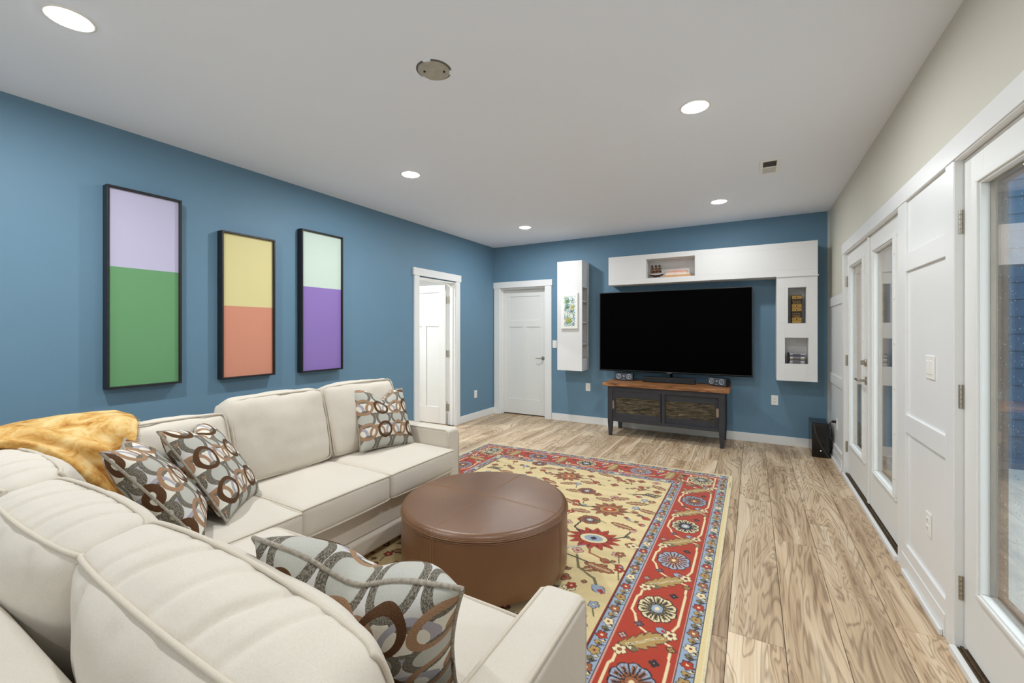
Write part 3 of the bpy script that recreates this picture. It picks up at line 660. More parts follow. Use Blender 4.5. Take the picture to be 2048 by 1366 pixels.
# small canvas
def canvas_mat():
    m, nt, N, L, B = nodes('floral_canvas'); B.inputs['Roughness'].default_value = .7
    tc = N.new('ShaderNodeTexCoord'); base = rgb(233, 233, 230)
    v = N.new('ShaderNodeTexVoronoi'); v.inputs['Scale'].default_value = 62; L.new(tc.outputs['Object'], v.inputs['Vector'])
    nz = N.new('ShaderNodeTexNoise'); nz.inputs['Scale'].default_value = 40; nz.inputs['Detail'].default_value = 4; nz.inputs['Distortion'].default_value = 2; L.new(tc.outputs['Object'], nz.inputs['Vector'])
    sp = N.new('ShaderNodeSeparateColor'); L.new(v.outputs['Color'], sp.inputs[0])
    r = N.new('ShaderNodeValToRGB'); e = r.color_ramp.elements; r.color_ramp.interpolation = 'CONSTANT'
    e[0].position = 0; e[0].color = rgb(70, 118, 140)
    for p, c in ((.2, rgb(190, 214, 208)), (.4, rgb(96, 134, 92)), (.55, rgb(150, 184, 188)), (.7, rgb(214, 226, 216)), (.84, rgb(120, 140, 128))): e.new(p).color = c
    e[-1].position = .94; e[-1].color = rgb(206, 184, 92)
    L.new(sp.outputs[0], r.inputs[0])
    s = N.new('ShaderNodeSeparateXYZ'); L.new(tc.outputs['Object'], s.inputs[0])
    # oval-column mask inside the canvas (object origin at canvas centre)
    mx = mth(N, L, 'LESS_THAN', mth(N, L, 'ABSOLUTE', mth(N, L, 'MULTIPLY_ADD', nz.outputs[0], .05, mth(N, L, 'ADD', s.outputs[0], -.035))), .083)
    mz = mth(N, L, 'LESS_THAN', mth(N, L, 'ABSOLUTE', mth(N, L, 'MULTIPLY_ADD', nz.outputs[0], .06, mth(N, L, 'ADD', s.outputs[2], -.03))), .215)
    msk = mth(N, L, 'MULTIPLY', mx, mz); msk = mth(N, L, 'MULTIPLY', msk, mth(N, L, 'GREATER_THAN', nz.outputs[0], .47))
    col = mixc(N, L, msk, base, r.outputs[0])
    for (px, pz, rad, c) in ((-.035, .14, .045, rgb(92, 132, 70)), (-.03, .06, .04, rgb(84, 116, 78)), (.05, .05, .03, rgb(214, 182, 60)), (.045, .0, .03, rgb(58, 104, 134)), (-.012, -.14, .05, rgb(150, 160, 50)), (-.025, -.125, .022, rgb(224, 190, 60))):
        d = N.new('ShaderNodeVectorMath'); d.operation = 'DISTANCE'; L.new(tc.outputs['Object'], d.inputs[0]); d.inputs[1].default_value = (px, -.01, pz)
        k = mth(N, L, 'LESS_THAN', mth(N, L, 'MULTIPLY_ADD', nz.outputs[0], .16, d.outputs['Value']), rad+.066)
        col = mixc(N, L, k, col, c)
    L.new(col, B.inputs['Base Color']); return m
t = thing('canvas_painting', (-2.29, YC-.01, 1.65), 'small white canvas with blue and green floral daubs on the tall cabinet', 'painting')
a = MB(); a.box(-.127, .127, -.016, .009, -.255, .255); obj('canvas', a, canvas_mat(), t, local=True, bevel=.003)

# ------------------------------------------------------------------ television
t = thing('television', (-.94, 5.86, .81), 'huge flat black television mounted on the blue wall', 'television')
tx0, tx1, tz0, tz1, ty = -1.88, -.002, .812, 1.896, 5.86
a = MB(); a.box(tx0, tx1, ty+.004, ty+.035, tz0, tz1); a.box(tx0+.25, tx1-.25, ty+.035, ty+.075, tz0+.12, tz1-.3); obj('back_shell', a, M['black'], t, bevel=.003)
a = MB(); a.frame(tx0, tx1, tz0, tz1, .010, ty-.004, ty+.01); a.box(tx0, tx1, ty-.004, ty+.006, tz0, tz0+.018); obj('bezel', a, M['bezel'], t, bevel=.001)
a = MB(); a.box(tx0+.009, tx1-.009, ty-.001, ty+.005, tz0+.017, tz1-.009); obj('screen', a, M['screen'], t)
a = MB(); a.box(-.98, -.92, ty-.006, ty+.002, tz0-.004, tz0+.012); obj('logo_tab', a, M['graphite'], t, bevel=.001)
a = MB(); a.box(-1.15, -.73, ty+.075, B_-.001, 1.15, 1.55); obj('wall_mount', a, M['black'], t)
a = MB(); a.tube([(-.95, 5.95, .85), (-.95, 6.0, .80), (-.95, 6.042, .72), (-.95, 6.044, .5)], .016, 8); obj('cable_sleeve', a, M['black'], t)

# ------------------------------------------------------------------ media console
t = thing('media_console', (-.975, 5.78, 0), 'charcoal media console with rustic wood top and two glazed sliding doors', 'console')
cx0, cx1, cy0, cy1 = -1.66, -.285, 5.51, 6.03
a = MB(); a.box(cx0-.06, cx1+.05, cy0-.035, 6.02, .648, .692); pt = obj('wood_top', a, M['pine'], t, bevel=.005); pt['label'] = 'rustic honey coloured plank top'
for (x0, yf) in ((cx0, cy0), (cx1-.06, cy0), (cx0, cy1-.06), (cx1-.06, cy1-.06)):
    a = MB(); ix = .012 if x0 == cx0 else -.012
    a.box(x0, x0+.06, yf, yf+.06, .19, .648)
    q = [(x0, yf), (x0+.06, yf), (x0+.06, yf+.06), (x0, yf+.06)]; s = .011
    q2 = [(x0+s, yf+s), (x0+.06-s, yf+s), (x0+.06-s, yf+.06-s), (x0+s, yf+.06-s)]
    a.add([(x, y, 0) for x, y in q2]+[(x, y, .19) for x, y in q], [(3,2,1,0),(4,5,6,7),(0,1,5,4),(1,2,6,5),(2,3,7,6),(3,0,4,7)])
    obj('leg', a, M['console'], t, bevel=.002)
a = MB(); xi0, xi1 = cx0+.06, cx1-.06
a.box(xi0, xi1, cy0+.006, cy0+.05, .585, .648); a.box(xi0, xi1, cy0+.006, cy1, .19, .225); a.box(cx0+.01, cx0+.03, cy0+.06, cy1-.06, .19, .648); a.box(cx1-.03, cx1-.01, cy0+.06, cy1-.06, .19, .648)
a.box(xi0, xi1, cy1-.02, cy1, .225, .648)
obj('carcass', a, M['console'], t, bevel=.001)
def slider(x0, x1, y, px0, px1, hx, nm):
    a = MB(); z0, z1 = .222, .588; pz0, pz1 = .30, .502
    a.box(x0, px0, y, y+.02, z0, z1); a.box(px1, x1, y, y+.02, z0, z1); a.box(px0, px1, y, y+.02, z0, pz0); a.box(px0, px1, y, y+.02, pz1, z1)
    d = obj('sliding_door', a, M['console'], t, bevel=.0015)
    g = MB(); g.box(px0-.004, px1+.004, y+.007, y+.012, pz0-.004, pz1+.004); g_ = obj('glass_pane', g, M['seeded'], d); g_['label'] = 'seeded glass with floor reflection streaks in its colour'
    k = MB(); n = 10; pts = []
    for i in range(2*n):
        q = math.pi*i/(n-.5) if False else 2*math.pi*i/(2*n); pts.append((hx+.014*math.cos(q), .405+.014*math.sin(q)+(.04 if math.sin(q) > 0 else -.04)))
    k.add([(p[0], y-.004, p[1]) for p in pts]+[(p[0], y+.001, p[1]) for p in pts], [tuple(range(2*n))]+[(i, (i+1) % (2*n), (i+1) % (2*n)+2*n, i+2*n) for i in range(2*n)])
    obj('finger_pull', k, M['nickel'], d, fix=True)
slider(-1.619, -.985, cy0+.012, -1.563, -1.01, -1.592, 'l'); slider(-1.0, -.331, cy0+.036, -.945, -.39, -.362, 'r')
a = MB(); a.box(-.995, -.947, cy0+.012, cy0+.034, .222, .588); obj('door_stile', a, M['console'], t)
# bookshelf speaker inside
def driver(mb_list, parent, c, r, axis='y'):
    k = MB(); k.lathe([(r, 0), (r, -.004), (r*.86, -.005), (r*.8, 0), (r*.35, .006), (r*.3, -.002), (.0005, -.006)], c, 24, axis, cap=False); o = obj('driver', k, M['silver'], parent, smooth=True, auto=40); return o
t2 = thing('bookshelf_speaker', (-1.52, 5.68, .225), 'small dark speaker behind the left glass of the console', 'speaker')
a = MB(); a.box(-1.575, -1.47, 5.60, 5.74, .225, .50); obj('cabinet', a, M['black'], t2, bevel=.004); driver(0, t2, (-1.522, 5.60, .41), .032); driver(0, t2, (-1.522, 5.60, .31), .04)

# on the console
def center_speaker(c, rz, label):
    t = thing('satellite_speaker', (0, 0, 0), label, 'speaker')
    a = MB(); prof = []
    w, h, d = .123, .050, .10
    n = 16
    sec = []
    for i in range(n+1):
        q = math.pi*i/n; sec.append((d*.38+math.sin(q)*d*.55, math.cos(q)*h+h))
    sec = [(0, 2*h-.004), (0, .004)] + [(y, z) for y, z in reversed(sec)]
    vs = [(-w, y, z) for y, z in sec]+[(w, y, z) for y, z in sec]; k = len(sec)
    fs = [tuple(range(k)), tuple(range(2*k-1, k-1, -1))]+[(i, i+k, (i+1) % k+k, (i+1) % k) for i in range(k)]
    a.add(vs, fs); obj('shell', a, M['black'], t, local=True, fix=True, bevel=.003)
    a = MB(); a.box(-w+.006, w-.006, -.004, .002, .006, 2*h-.006); obj('front_baffle', a, M['graphite'], t, local=True, bevel=.003)
    for x in (-.068, .068):
        k = MB(); r = .036; k.lathe([(r, -.004), (r, -.009), (r*.84, -.010), (r*.75, -.005), (r*.36, -.003), (r*.3, -.009), (.0005, -.012)], (x, 0, h+.003), 28, 'y', cap=False); obj('driver', k, M['silver'], t, smooth=True, auto=40, local=True)
    k = MB(); k.lathe([(.014, -.004), (.013, -.007), (.007, -.006), (.0005, -.010)], (0, 0, h+.006), 20, 'y', cap=False); obj('tweeter', k, M['silver'], t, smooth=True, local=True)
    k = MB(); k.box(-.016, .016, -.007, -.003, .014, .023); obj('badge', k, M['silver'], t, local=True)
    t.location = c; t.rotation_euler = (0, 0, rz); return t
center_speaker((-1.525, 5.80, .694), math.radians(2), 'dark two cone speaker on the left end of the console')
center_speaker((-.385, 5.78, .694), math.radians(-32), 'dark two cone speaker turned inward on the right end of the console')
t = thing('soundbar', (-.95, 5.8, .692), 'low black soundbar in the middle of the console top', 'soundbar')
a = MB(); a.box(-1.27, -.63, 5.77, 5.86, .693, .765); obj('body', a, M['black'], t, bevel=.008, seg=3)
a = MB(); a.box(-1.255, -.645, 5.766, 5.771, .70, .757); obj('front_grille', a, mat('grille_cloth', rgb(34, 34, 36), .8, bump=.4, bscale=600), t)
a = MB(); a.box(-.965, -.94, 5.764, 5.767, .727, .733); obj('badge', a, M['graphite'], t)
a = MB(); a.tube([(-1.035, 5.85, .765), (-1.035, 5.85, .79), (-1.028, 5.85, .797), (-1.018, 5.85, .797), (-1.012, 5.85, .79), (-1.012, 5.85, .765)], .0035, 6); obj('cable_loop', a, M['cord'], t)

# subwoofer
t = thing('subwoofer', (.64, 5.82, 0), 'glossy black subwoofer on the floor in the far right corner', 'subwoofer')
sx0, sx1, sy0, sy1, sz = .556, .714, 5.65, 5.97, .372
a = MB(); a.box(sx0, sx1, sy0, sy1, .006, sz); obj('body', a, M['gloss'], t, bevel=.008, seg=3)
a = MB()
def fin(u, v):
    z = .355-.34*u; x = sx0+.012+(.125)*(u**1.6) + .018*v; return (x, sy0-.002-.010*math.sin(math.pi*v), z)
a.grid(fin, 20, 6); obj('curved_fin', a, mat('satin_black', rgb(56, 56, 56), .3), t, smooth=True)
a = MB(); a.box(sx0+.004, sx1-.004, sy0-.006, sy0+.002, .335, .365); obj('top_strip', a, M['black'], t, bevel=.003)
a = MB(); a.lathe([(.004, 0), (.004, -.003), (.0005, -.004)], (sx0+.08, sy0, .075), 10, 'y', cap=False); obj('power_led', a, mat('led_glow', (.7, .75, 1, 1), .4, emit=4), t)
t = thing('power_cord', (.72, 5.6, .4), 'black power cord plugged into the wall behind the subwoofer', 'cord')
a = MB(); a.box(.715, .7535, 5.505, 5.535, .41, .435); obj('plug', a, M['cord'], t, bevel=.004)
a = MB(); a.tube([(.716, 5.52, .422), (.70, 5.54, .40), (.724, 5.60, .33), (.733, 5.63, .22), (.735, 5.66, .12), (.732, 5.74, .05), (.725, 5.82, .012)], .0045, 8); obj('cable', a, M['cord'], t, smooth=True)

# model ship
t = thing('model_ship', (-1.11, 5.86, 2.054), 'little three masted wooden model ship in the cabinet niche', 'model ship')
sx, sy, szb = -1.108, 5.86, 2.054
def hull(u, v):
    x = sx-.085+.17*u; w = .022*math.sin(math.pi*min(1, .12+u*.86))**.6; q = (v-.5)*math.pi
    depth = .034*(1-.25*abs(2*u-1)); rise = .014*abs(2*u-1)**2
    return (x, sy+w*math.sin(q), szb+.052+rise-depth*math.cos(q))
a = MB(); a.grid(hull, 20, 10); obj('hull', a, mat('ship_hull', rgb(60, 26, 22), .5), t, smooth=True)
a = MB()
for s in (-1, 1): a.grid(lambda u, v: (sx-.085+.17*u, sy+s*(.001+.0225*math.sin(math.pi*min(1, .12+u*.86))**.6), szb+.046+.014*abs(2*u-1)**2+.010*v), 20, 1)
a.grid(lambda u, v: (sx-.085+.17*u, sy+(v-.5)*2*.021*math.sin(math.pi*min(1, .12+u*.86))**.6, szb+.05+.014*abs(2*u-1)**2), 16, 2)
obj('gunwale', a, mat('ship_white', rgb(214, 200, 186), .6), t)
for i, (x, hgt) in enumerate(((-.05, .19), (0, .215), (.045, .205))):
    a = MB(); a.tube([(sx+x, sy, szb+.05), (sx+x, sy, szb+hgt)], .0022, 6, r1=.001)
    ms = obj('mast', a, M['amber'], t)
    for j, z in enumerate((.075, .115, .15)):
        a = MB(); w = .026-.006*j; hh = .034-.004*j
        a.grid(lambda u, v: (sx+x+.004+.012*math.sin(math.pi*v)-.0, sy+(u-.5)*2*w, szb+z+hh*v), 6, 5); a.grid(lambda u, v: (sx+x-.008+(u-.5)*2*w*.9, sy-.004-.006*math.sin(math.pi*v), szb+z+hh*v), 6, 4)
        obj('sail', a, mat('sail_cloth', rgb(104, 72, 44) if j < 2 else rgb(60, 42, 30), .8, var=.3, vscale=80), ms)
a = MB(); a.tube([(sx+.08, sy, szb+.062), (sx+.125, sy, szb+.088)], .0022, 6, r1=.001); obj('bowsprit', a, M['amber'], t)
a = MB(); a.box(sx-.035, sx-.025, sy-.012, sy+.012, szb, szb+.024); a.box(sx+.03, sx+.04, sy-.012, sy+.012, szb, szb+.024); a.box(sx-.035, sx+.04, sy-.004, sy+.004, szb, szb+.006); obj('cradle', a, M['amber'], t)
# flat books beside the ship
def book(name, x0, x1, y0, y1, z0, z1, cover, label, group, pages=rgb(226, 214, 190), spine='y'):
    t = thing(name, ((x0+x1)/2, (y0+y1)/2, z0), label, 'book', group)
    a = MB(); c = .0022; a.box(x0, x1, y0, y1, z0, z0+c); a.box(x0, x1, y0, y1, z1-c, z1)
    if spine == 'y': a.box(x0, x1, y0-.001, y0+.004, z0, z1)
    else: a.box(x0-.001, x0+.004, y0, y1, z0, z1)
    obj('cover', a, mat('cover_'+label.split()[0]+label.split()[1], cover, .5, var=.1, vscale=30), t, bevel=.0008)
    a = MB(); a.box(x0+.003, x1-.003, y0+.004, y1-.004, z0+c, z1-c); obj('pages', a, mat('pages_'+label.split()[0]+label.split()[1], pages, .8), t)
    return t
g = 'books stacked flat beside the ship'
book('hardback_book', -1.005, -.685, 5.80, 5.95, 2.054, 2.082, rgb(206, 156, 104), 'thick tan book at the bottom of the niche stack', g)
book('hardback_book', -.985, -.695, 5.80, 5.945, 2.0822, 2.100, rgb(232, 214, 198), 'cream white book second from the bottom of the stack', g)
book('hardback_book', -.975, -.725, 5.80, 5.94, 2.1002, 2.114, rgb(226, 206, 194), 'pale thin book just under the pink book', g)
book('hardback_book', -.965, -.735, 5.80, 5.94, 2.1142, 2.138, rgb(214, 158, 138), 'salmon pink book on top of the niche stack', g)
# gilt book
t = thing('leather_book', (.43, 5.85, 1.451), 'thick upright dark book with a gilt banded spine', 'book')
a = MB(); a.box(.383, .482, 5.83, 5.965, 1.4515, 1.775); obj('cover', a, M['spine'], t, bevel=.006, seg=3)
for (z0, z1) in ((1.728, 1.766), (1.632, 1.668), (1.590, 1.626), (1.478, 1.516), (1.458, 1.474)):
    a = MB(); a.box(.386, .479, 5.8265, 5.832, z0, z1); b = obj('gilt_band', a, M['gold'], t, bevel=.001)
    if z1-z0 > .02:
        k = MB(); k.frame(.392, .473, z0+.006, z1-.006, .0025, 5.8255, 5.828); k.lathe([(.008, 0), (.008, -.001), (.0005, -.0012)], (.4325, 5.8265, (z0+z1)/2), 8, 'y', cap=False)
        for q in (-.024, .024): k.lathe([(.005, 0), (.005, -.001), (.0005, -.0012)], (.4325+q, 5.8265, (z0+z1)/2), 6, 'y', cap=False)
        obj('tooling', k, M['spine'], b)
a = MB(); r2 = random.Random(5)
for (z, x0, x1) in ((1.703, .392, .424), (1.703, .430, .472), (1.683, .395, .415), (1.683, .42, .47), (1.561, .388, .418), (1.561, .422, .468), (1.540, .39, .44), (1.540, .445, .473), (1.527, .40, .46)):
    x = x0
    while x < x1:
        w = r2.uniform(.002, .0045); hh = r2.uniform(.007, .012); a.box(x, x+w*.45, 5.8285, 5.8296, z-hh/2, z+hh/2)
        if r2.random() < .6: a.box(x, x+w, 5.8285, 5.8296, z+hh/2-.002, z+hh/2)
        if r2.random() < .5: a.box(x, x+w, 5.8285, 5.8296, z-hh/2, z-hh/2+.002)
        x += w+.0016
o = obj('spine_lettering', a, M['gold'], t); o['kind'] = 'stuff'
# disc cases
zz = .9945
for i, (hgt, c, lab) in enumerate(((.018, rgb(150, 152, 152), 'clear grey case at the bottom of the lower niche stack'), (.016, rgb(188, 190, 190), 'pale case second up in the lower niche stack'), (.014, rgb(92, 84, 92), 'plum tinted case third up in the lower niche stack'), (.016, rgb(150, 146, 120), 'olive cased disc fourth up in the lower niche stack'), (.014, rgb(206, 206, 202), 'white edged case fifth up in the lower niche stack'), (.022, rgb(86, 88, 112), 'navy spined case second from the top of the niche stack'), (.016, rgb(176, 178, 176), 'clear topped case on top of the lower niche stack'))):
    t = thing('disc_case', (.43, 5.85, zz), lab, 'disc case', 'disc cases in the lower niche'); dx = (i*37 % 5)*.0012
    a = MB(); a.box(.362+dx, .503+dx, 5.80, 5.925, zz, zz+hgt-.001); obj('case', a, mat('case_%d' % i, c, .2), t, bevel=.001)
    a = MB(); a.box(.39+dx, .465+dx, 5.7985, 5.80, zz+.003, zz+hgt-.004); obj('spine_label', a, mat('case_label_%d' % i, rgb(62, 62, 86) if i % 2 else rgb(70, 62, 60), .4), t)
    zz += hgt
t = thing('disc_rack', (.355, 5.85, .995), 'thin black upright at the left end of the disc cases', 'rack')
a = MB(); a.box(.348, .359, 5.80, 5.925, .995, 1.118); obj('upright', a, M['black'], t, bevel=.001)
a = MB(); a.box(.340, .359, 5.80, 5.925, .9942, .9962); obj('foot', a, M['black'], t)

# ------------------------------------------------------------------ rug (pile colours painted on a knot grid)
RX0, RX1, RYN = -2.80, -.172, .78
def yfar(x): return 4.385+(x-RX0)*.04
def make_rug():
    st = .004; nx = int((RX1-RX0)/st); ny = int((4.44-RYN)/st)
    gx = np.linspace(RX0, RX1, nx+1); v = np.linspace(0, 1, ny+1)
    X = np.repeat(gx[None, :], ny+1, 0); YF = yfar(X); Y = YF+(RYN-YF)*v[:, None]
    C = np.zeros((ny+1, nx+1, 3))
    def col(r, g, b): return np.array([lin(r), lin(g), lin(b)])
    red, red2, yel, blue, dk, cream, tan, rust, pink, oliv, purp, teal = col(166, 60, 42), col(128, 42, 38), col(214, 193, 144), col(146, 160, 178), col(52, 44, 46), col(222, 204, 160), col(168, 138, 84), col(150, 92, 60), col(196, 150, 136), col(116, 106, 76), col(112, 84, 96), col(54, 78, 96)
    rs = np.random.default_rng(4)
    # field with abrash (soft horizontal streaks)
    ab = np.zeros(ny+1)
    for k in range(60): ab += rs.normal(0, 1)*np.sin(np.arange(ny+1)*st*rs.uniform(6, 90)+rs.uniform(0, 7))
    ab = ab/np.abs(ab).max()
    C[:] = yel[None, None, :]*(1+.10*ab[:, None, None])
    C += (rs.random((ny+1, nx+1, 1))-.5)*.03
    dR = RX1-X; dL = X-RX0; dF = (Y-YF)*-1; dN = Y-RYN
    d = np.minimum(np.minimum(dR, dL), np.minimum(dF, dN))
    def band(a, b, c): C[(d >= a) & (d < b)] = c
    band(-1, .026, cream); band(.006, .022, yel); band(.026, .030, dk); band(.030, .094, blue); band(.094, .098, dk); band(.098, .102, pink)
    band(.102, .372, red); band(.372, .378, pink); band(.378, .381, dk); band(.381, .448, blue); band(.448, .452, dk); band(.452, .457, red2)
    C[:] *= (1+(rs.random((ny+1, nx+1, 1))-.5)*.12)
    def win(cx, cy, R):
        i0 = max(0, int((cx-R-RX0)/st)); i1 = min(nx+1, int((cx+R-RX0)/st)+2)
        yf = yfar(cx); j0 = max(0, int((yf-cy-R-.03)/(yf-RYN)*ny)); j1 = min(ny+1, int((yf-cy+R+.03)/(yf-RYN)*ny)+2)
        return slice(j0, j1), slice(i0, i1)
    def local(cx, cy, R, a):
        s = win(cx, cy, R); x = X[s]-cx; y = Y[s]-cy; x = np.round(x/.004)*.004; y = np.round(y/.004)*.004
        ca, sa = math.cos(a), math.sin(a); return s, x*ca+y*sa, -x*sa+y*ca
    def put(s, m, c): C[s][m] = c
    def rosette(cx, cy, R, n, outer, petal, split, centre, core, a=0, sq=.88):
        s, x, y = local(cx, cy, R*1.2, a); y = y/sq; r = np.hypot(x, y); th = np.arctan2(y, x); e = R*(.88+.12*np.abs(np.cos(th*n/2))**.6)
        put(s, r < e, outer); put(s, r < e-.007, petal)
        sp = np.abs(((th*n/(2*math.pi)+.5) % 1)-.5)*2*math.pi/n*r
        alt = (np.floor(th*n/(2*math.pi)+.5) % 2) == 0
        put(s, (r < e-.014) & (sp < R*.10) & (r > R*.3) & (alt | (n > 8)), split); put(s, (r < e-.014) & (sp < R*.05) & (r > R*.42), petal if outer is dk else outer)
        bd = (.5-np.abs(((th*n/(2*math.pi)+.5) % 1)-.5))*2*math.pi/n*r
        put(s, (r < e-.006) & (bd < .0042) & (r > R*.3), dk); put(s, (r < e-.022) & (sp < R*.045) & (r > R*.40), dk)
        put(s, r < R*.33, outer); put(s, r < R*.29, centre); put(s, r < R*.13, core)
    def palmette(cx, cy, R, n, main, ring, inner, core, a=0, sx=1.15):
        s, x, y = local(cx, cy, R*1.4, a); x = x/sx; r = np.hypot(x, y); th = np.arctan2(y, x)
        saw = ((th*n/(2*math.pi)) % 1); e = R*(.66+.34*np.where(saw < .6, saw/.6, (1-saw)/.4))
        put(s, r < e+.006, dk); put(s, r < e, main); put(s, (r < e-.016) & (saw > .3) & (saw < .45) & (r > R*.55), dk)
        put(s, np.hypot(x*.8, y) < R*.44, dk); put(s, np.hypot(x*.8, y) < R*.41, ring); put(s, np.hypot(x*.8, y) < R*.28, inner); put(s, np.abs(x)+np.abs(y) < R*.15, core)
    def flower(cx, cy, R, n, c, core, a=0, out=dk):
        s, x, y = local(cx, cy, R*1.4, a); r = np.hypot(x, y); th = np.arctan2(y, x); e = R*(.62+.38*np.abs(np.cos(th*n/2)))
        put(s, r < e+.004, out); put(s, r < e, c); put(s, r < R*.30, out); put(s, r < R*.22, core)
    def stem(pts, w, c):
        for (x0, y0), (x1, y1) in zip(pts[:-1], pts[1:]):
            L = math.hypot(x1-x0, y1-y0); s, x, y = local((x0+x1)/2, (y0+y1)/2, L/2+w*2, math.atan2(y1-y0, x1-x0)); put(s, (np.abs(x) < L/2+w*.4) & (np.abs(y) < w/2), c)
    def leafm(cx, cy, L, w, a, c, mid, teeth=7, bend=0.0):
        s, x, y = local(cx, cy, L*.75, a); u = x/L; y = y-bend*(np.sin(u*math.pi*1.4)); ok = np.abs(u) < .5
        e = w*(1-np.abs(2*u)**2.2)*(.62+.38*((u*teeth) % 1)); put(s, ok & (np.abs(y) < e+.005), dk); put(s, ok & (np.abs(y) < e), c); put(s, (np.abs(u) < .36) & (np.abs(y) < .006), cream); put(s, (np.abs(u) < .34) & (np.abs(y) < .002), dk)
    def bud(cx, cy, L, a, c, tip):
        s, x, y = local(cx, cy, L, a); u = x/L+.5; e = L*.34*np.sin(np.clip(u, 0, 1)*math.pi)**.7; m = (u > 0) & (u < 1); put(s, m & (np.abs(y) < e+.004), dk); put(s, m & (np.abs(y) < e), c); put(s, m & (u > .55) & (np.abs(y) < e*.55), tip)
    # --- main red border: rosettes, serrated leaves, meander, little flowers
    def border(px, py, along, inward, n, step, flip):
        ax, ay = along; ix, iy = inward; ang = math.atan2(ay, ax)
        def P(t, w): return (px+ax*t+ix*w, py+ay*t+iy*w)
        for k in range(n):
            t0 = k*step; q = 1 if k % 2 == 0 else -1
            # meander
            zz = [P(t0-step*.30, .095), P(t0-step*.14, .098), P(t0-step*.10, .108), P(t0+step*.12, .108), P(t0+step*.18, .085), P(t0+step*.32, .06), P(t0+step*.42, -.02), P(t0+step*.46, -.10), P(t0+step*.70, -.108)]
            zz2 = [P(t0-step*.32, -.108), P(t0-step*.14, -.106), P(t0+step*.16, -.108), P(t0+step*.26, -.092)]
            stem(zz, .011, cream); stem(zz2, .011, cream)
        for k in range(n):
            t0 = k*step; c = P(t0, 0)
            a_, b_ = ((cream, oliv), (blue, rust), (cream, dk), (blue, pink))[k % 4]
            rosette(*c, .108, 10, dk, a_, b_, rust if k % 2 else blue, cream, ang+.1)
            l = P(t0+step*.5, .004); leafm(*l, .24, .050, ang+math.pi/2+.45*(1 if flip else -1), tan, cream, 6, .02)
            for (tt, ww, cc, co) in ((.33, -.088, cream, red2), (.70, .088, cream, rust), (.30, .05, purp, cream), (.72, -.055, dk, cream), (.52, .10, pink, dk), (.5, -.105, tan, red)):
                flower(*P(t0+step*tt, ww), .030 if cc is cream else .017, 5 if cc is cream else 4, cc, co, ang)
            bud(*P(t0+step*.30, -.045), .05, ang+1.3, blue, red); bud(*P(t0+step*.64, .045), .05, ang-1.6, oliv, cream)
    W = .237
    border(RX1-W, 4.19, (0, -1), (-1, 0), 7, .5045, True)
    border(RX0+W, 4.05, (0, -1), (1, 0), 7, .5045, False)
    border(RX0+W, 4.152, (.9992, .04), (0, -1), 5, .5395, False)
    border(RX0+W+.3, RYN+W, (1, 0), (0, 1), 4, .54, True)
    # --- guard stripes: small flowers, ovals, zig-zag stems on blue
    def guard(px, py, along, n, step):
        ax, ay = along; ang = math.atan2(ay, ax)
        for k in range(n):
            x, y = px+ax*step*k, py+ay*step*k; h = .022 if k % 2 else -.022
            stem([(x-ax*step*.5-ay*.026, y-ay*step*.5+ax*.026), (x+ax*step*.05+ay*.026, y+ay*step*.05-ax*.026)], .006, dk)
            flower(x, y, .026, 5, (red, tan, rust, cream)[k % 4], (cream, red2)[k % 2], ang)
            bud(x+ax*step*.5, y+ay*step*.5, .036, ang+.9, oliv if k % 2 else tan, dk)
            bud(x+ax*step*.28-ay*.02, y+ay*step*.28+ax*.02, .02, ang+2, cream, dk)
    for px in (RX1-.062, RX1-.415): guard(px, 4.36, (0, -1), 34, .104)
    for px in (RX0+.062, RX0+.415): guard(px, 4.25, (0, -1), 33, .104)
    for off in (.062, .415):
        guard(RX0+.08, yfar(RX0+.08)-off, (.9992, .04), 24, .106); guard(RX0+.08, RYN+off, (1, 0), 24, .106)
    # --- field
    def sprig(x, y, dx, dy, c1, c2):
        stem([(x, y), (x+dx*.55, y+dy*.55), (x+dx, y+dy)], .008, oliv); bud(x+dx, y+dy, .05, math.atan2(dy, dx), c1, c2); bud(x+dx*.5-dy*.2, y+dy*.5+dx*.2, .035, math.atan2(dy, dx)+.8, oliv, c1)
    for (x, y) in ((-.91, 2.707), (-1.95, 2.72), (-.93, 1.35), (-1.75, 1.55)):
        palmette(x, y, .15, 14, red, cream, blue, dk, .1)
        stem([(x+.02, y-.12), (x+.04, y-.19), (x+.12, y-.22)], .014, rust); stem([(x+.10, y+.04), (x+.17, y+.10), (x+.19, y+.20)], .012, dk); stem([(x-.10, y+.04), (x-.17, y+.10), (x-.16, y+.2)], .012, dk)
        stem([(x-.02, y-.12), (x-.1, y-.19), (x-.1, y-.24), (x-.18, y-.25)], .010, blue)
        flower(x+.235, y+.02, .032, 4, rust, cream); flower(x+.19, y-.13, .03, 5, pink, rust); bud(x+.15, y-.235, .07, -.5, rust, red); bud(x-.2, y-.25, .06, 2.8, rust, cream); bud(x+.20, y+.23, .06, 1.2, pink, rust); bud(x-.17, y+.23, .06, 1.9, red, rust)
    for (x, y) in ((-.951, 3.2), (-1.5, 3.745), (-2.15, 3.3), (-1.45, 2.05), (-1.02, 2.03), (-2.2, 2.1)):
        palmette(x, y, .125, 12, rust, tan, red, cream, .3); stem([(x+.1, y), (x+.2, y+.03), (x+.26, y-.02)], .012, dk); stem([(x-.1, y), (x-.2, y-.04), (x-.26, y+.02)], .012, dk)
        bud(x+.28, y-.03, .07, -.3, red, rust); bud(x-.28, y+.03, .07, 2.8, red, rust)
    for (x, y) in ((-1.022, 2.959), (-1.225, 3.477), (-1.85, 3.05), (-1.9, 3.95), (-1.2, 2.45), (-1.65, 2.4), (-2.1, 1.7), (-1.25, 1.7)):
        rosette(x, y, .08, 8, dk, rust, purp, blue, cream)
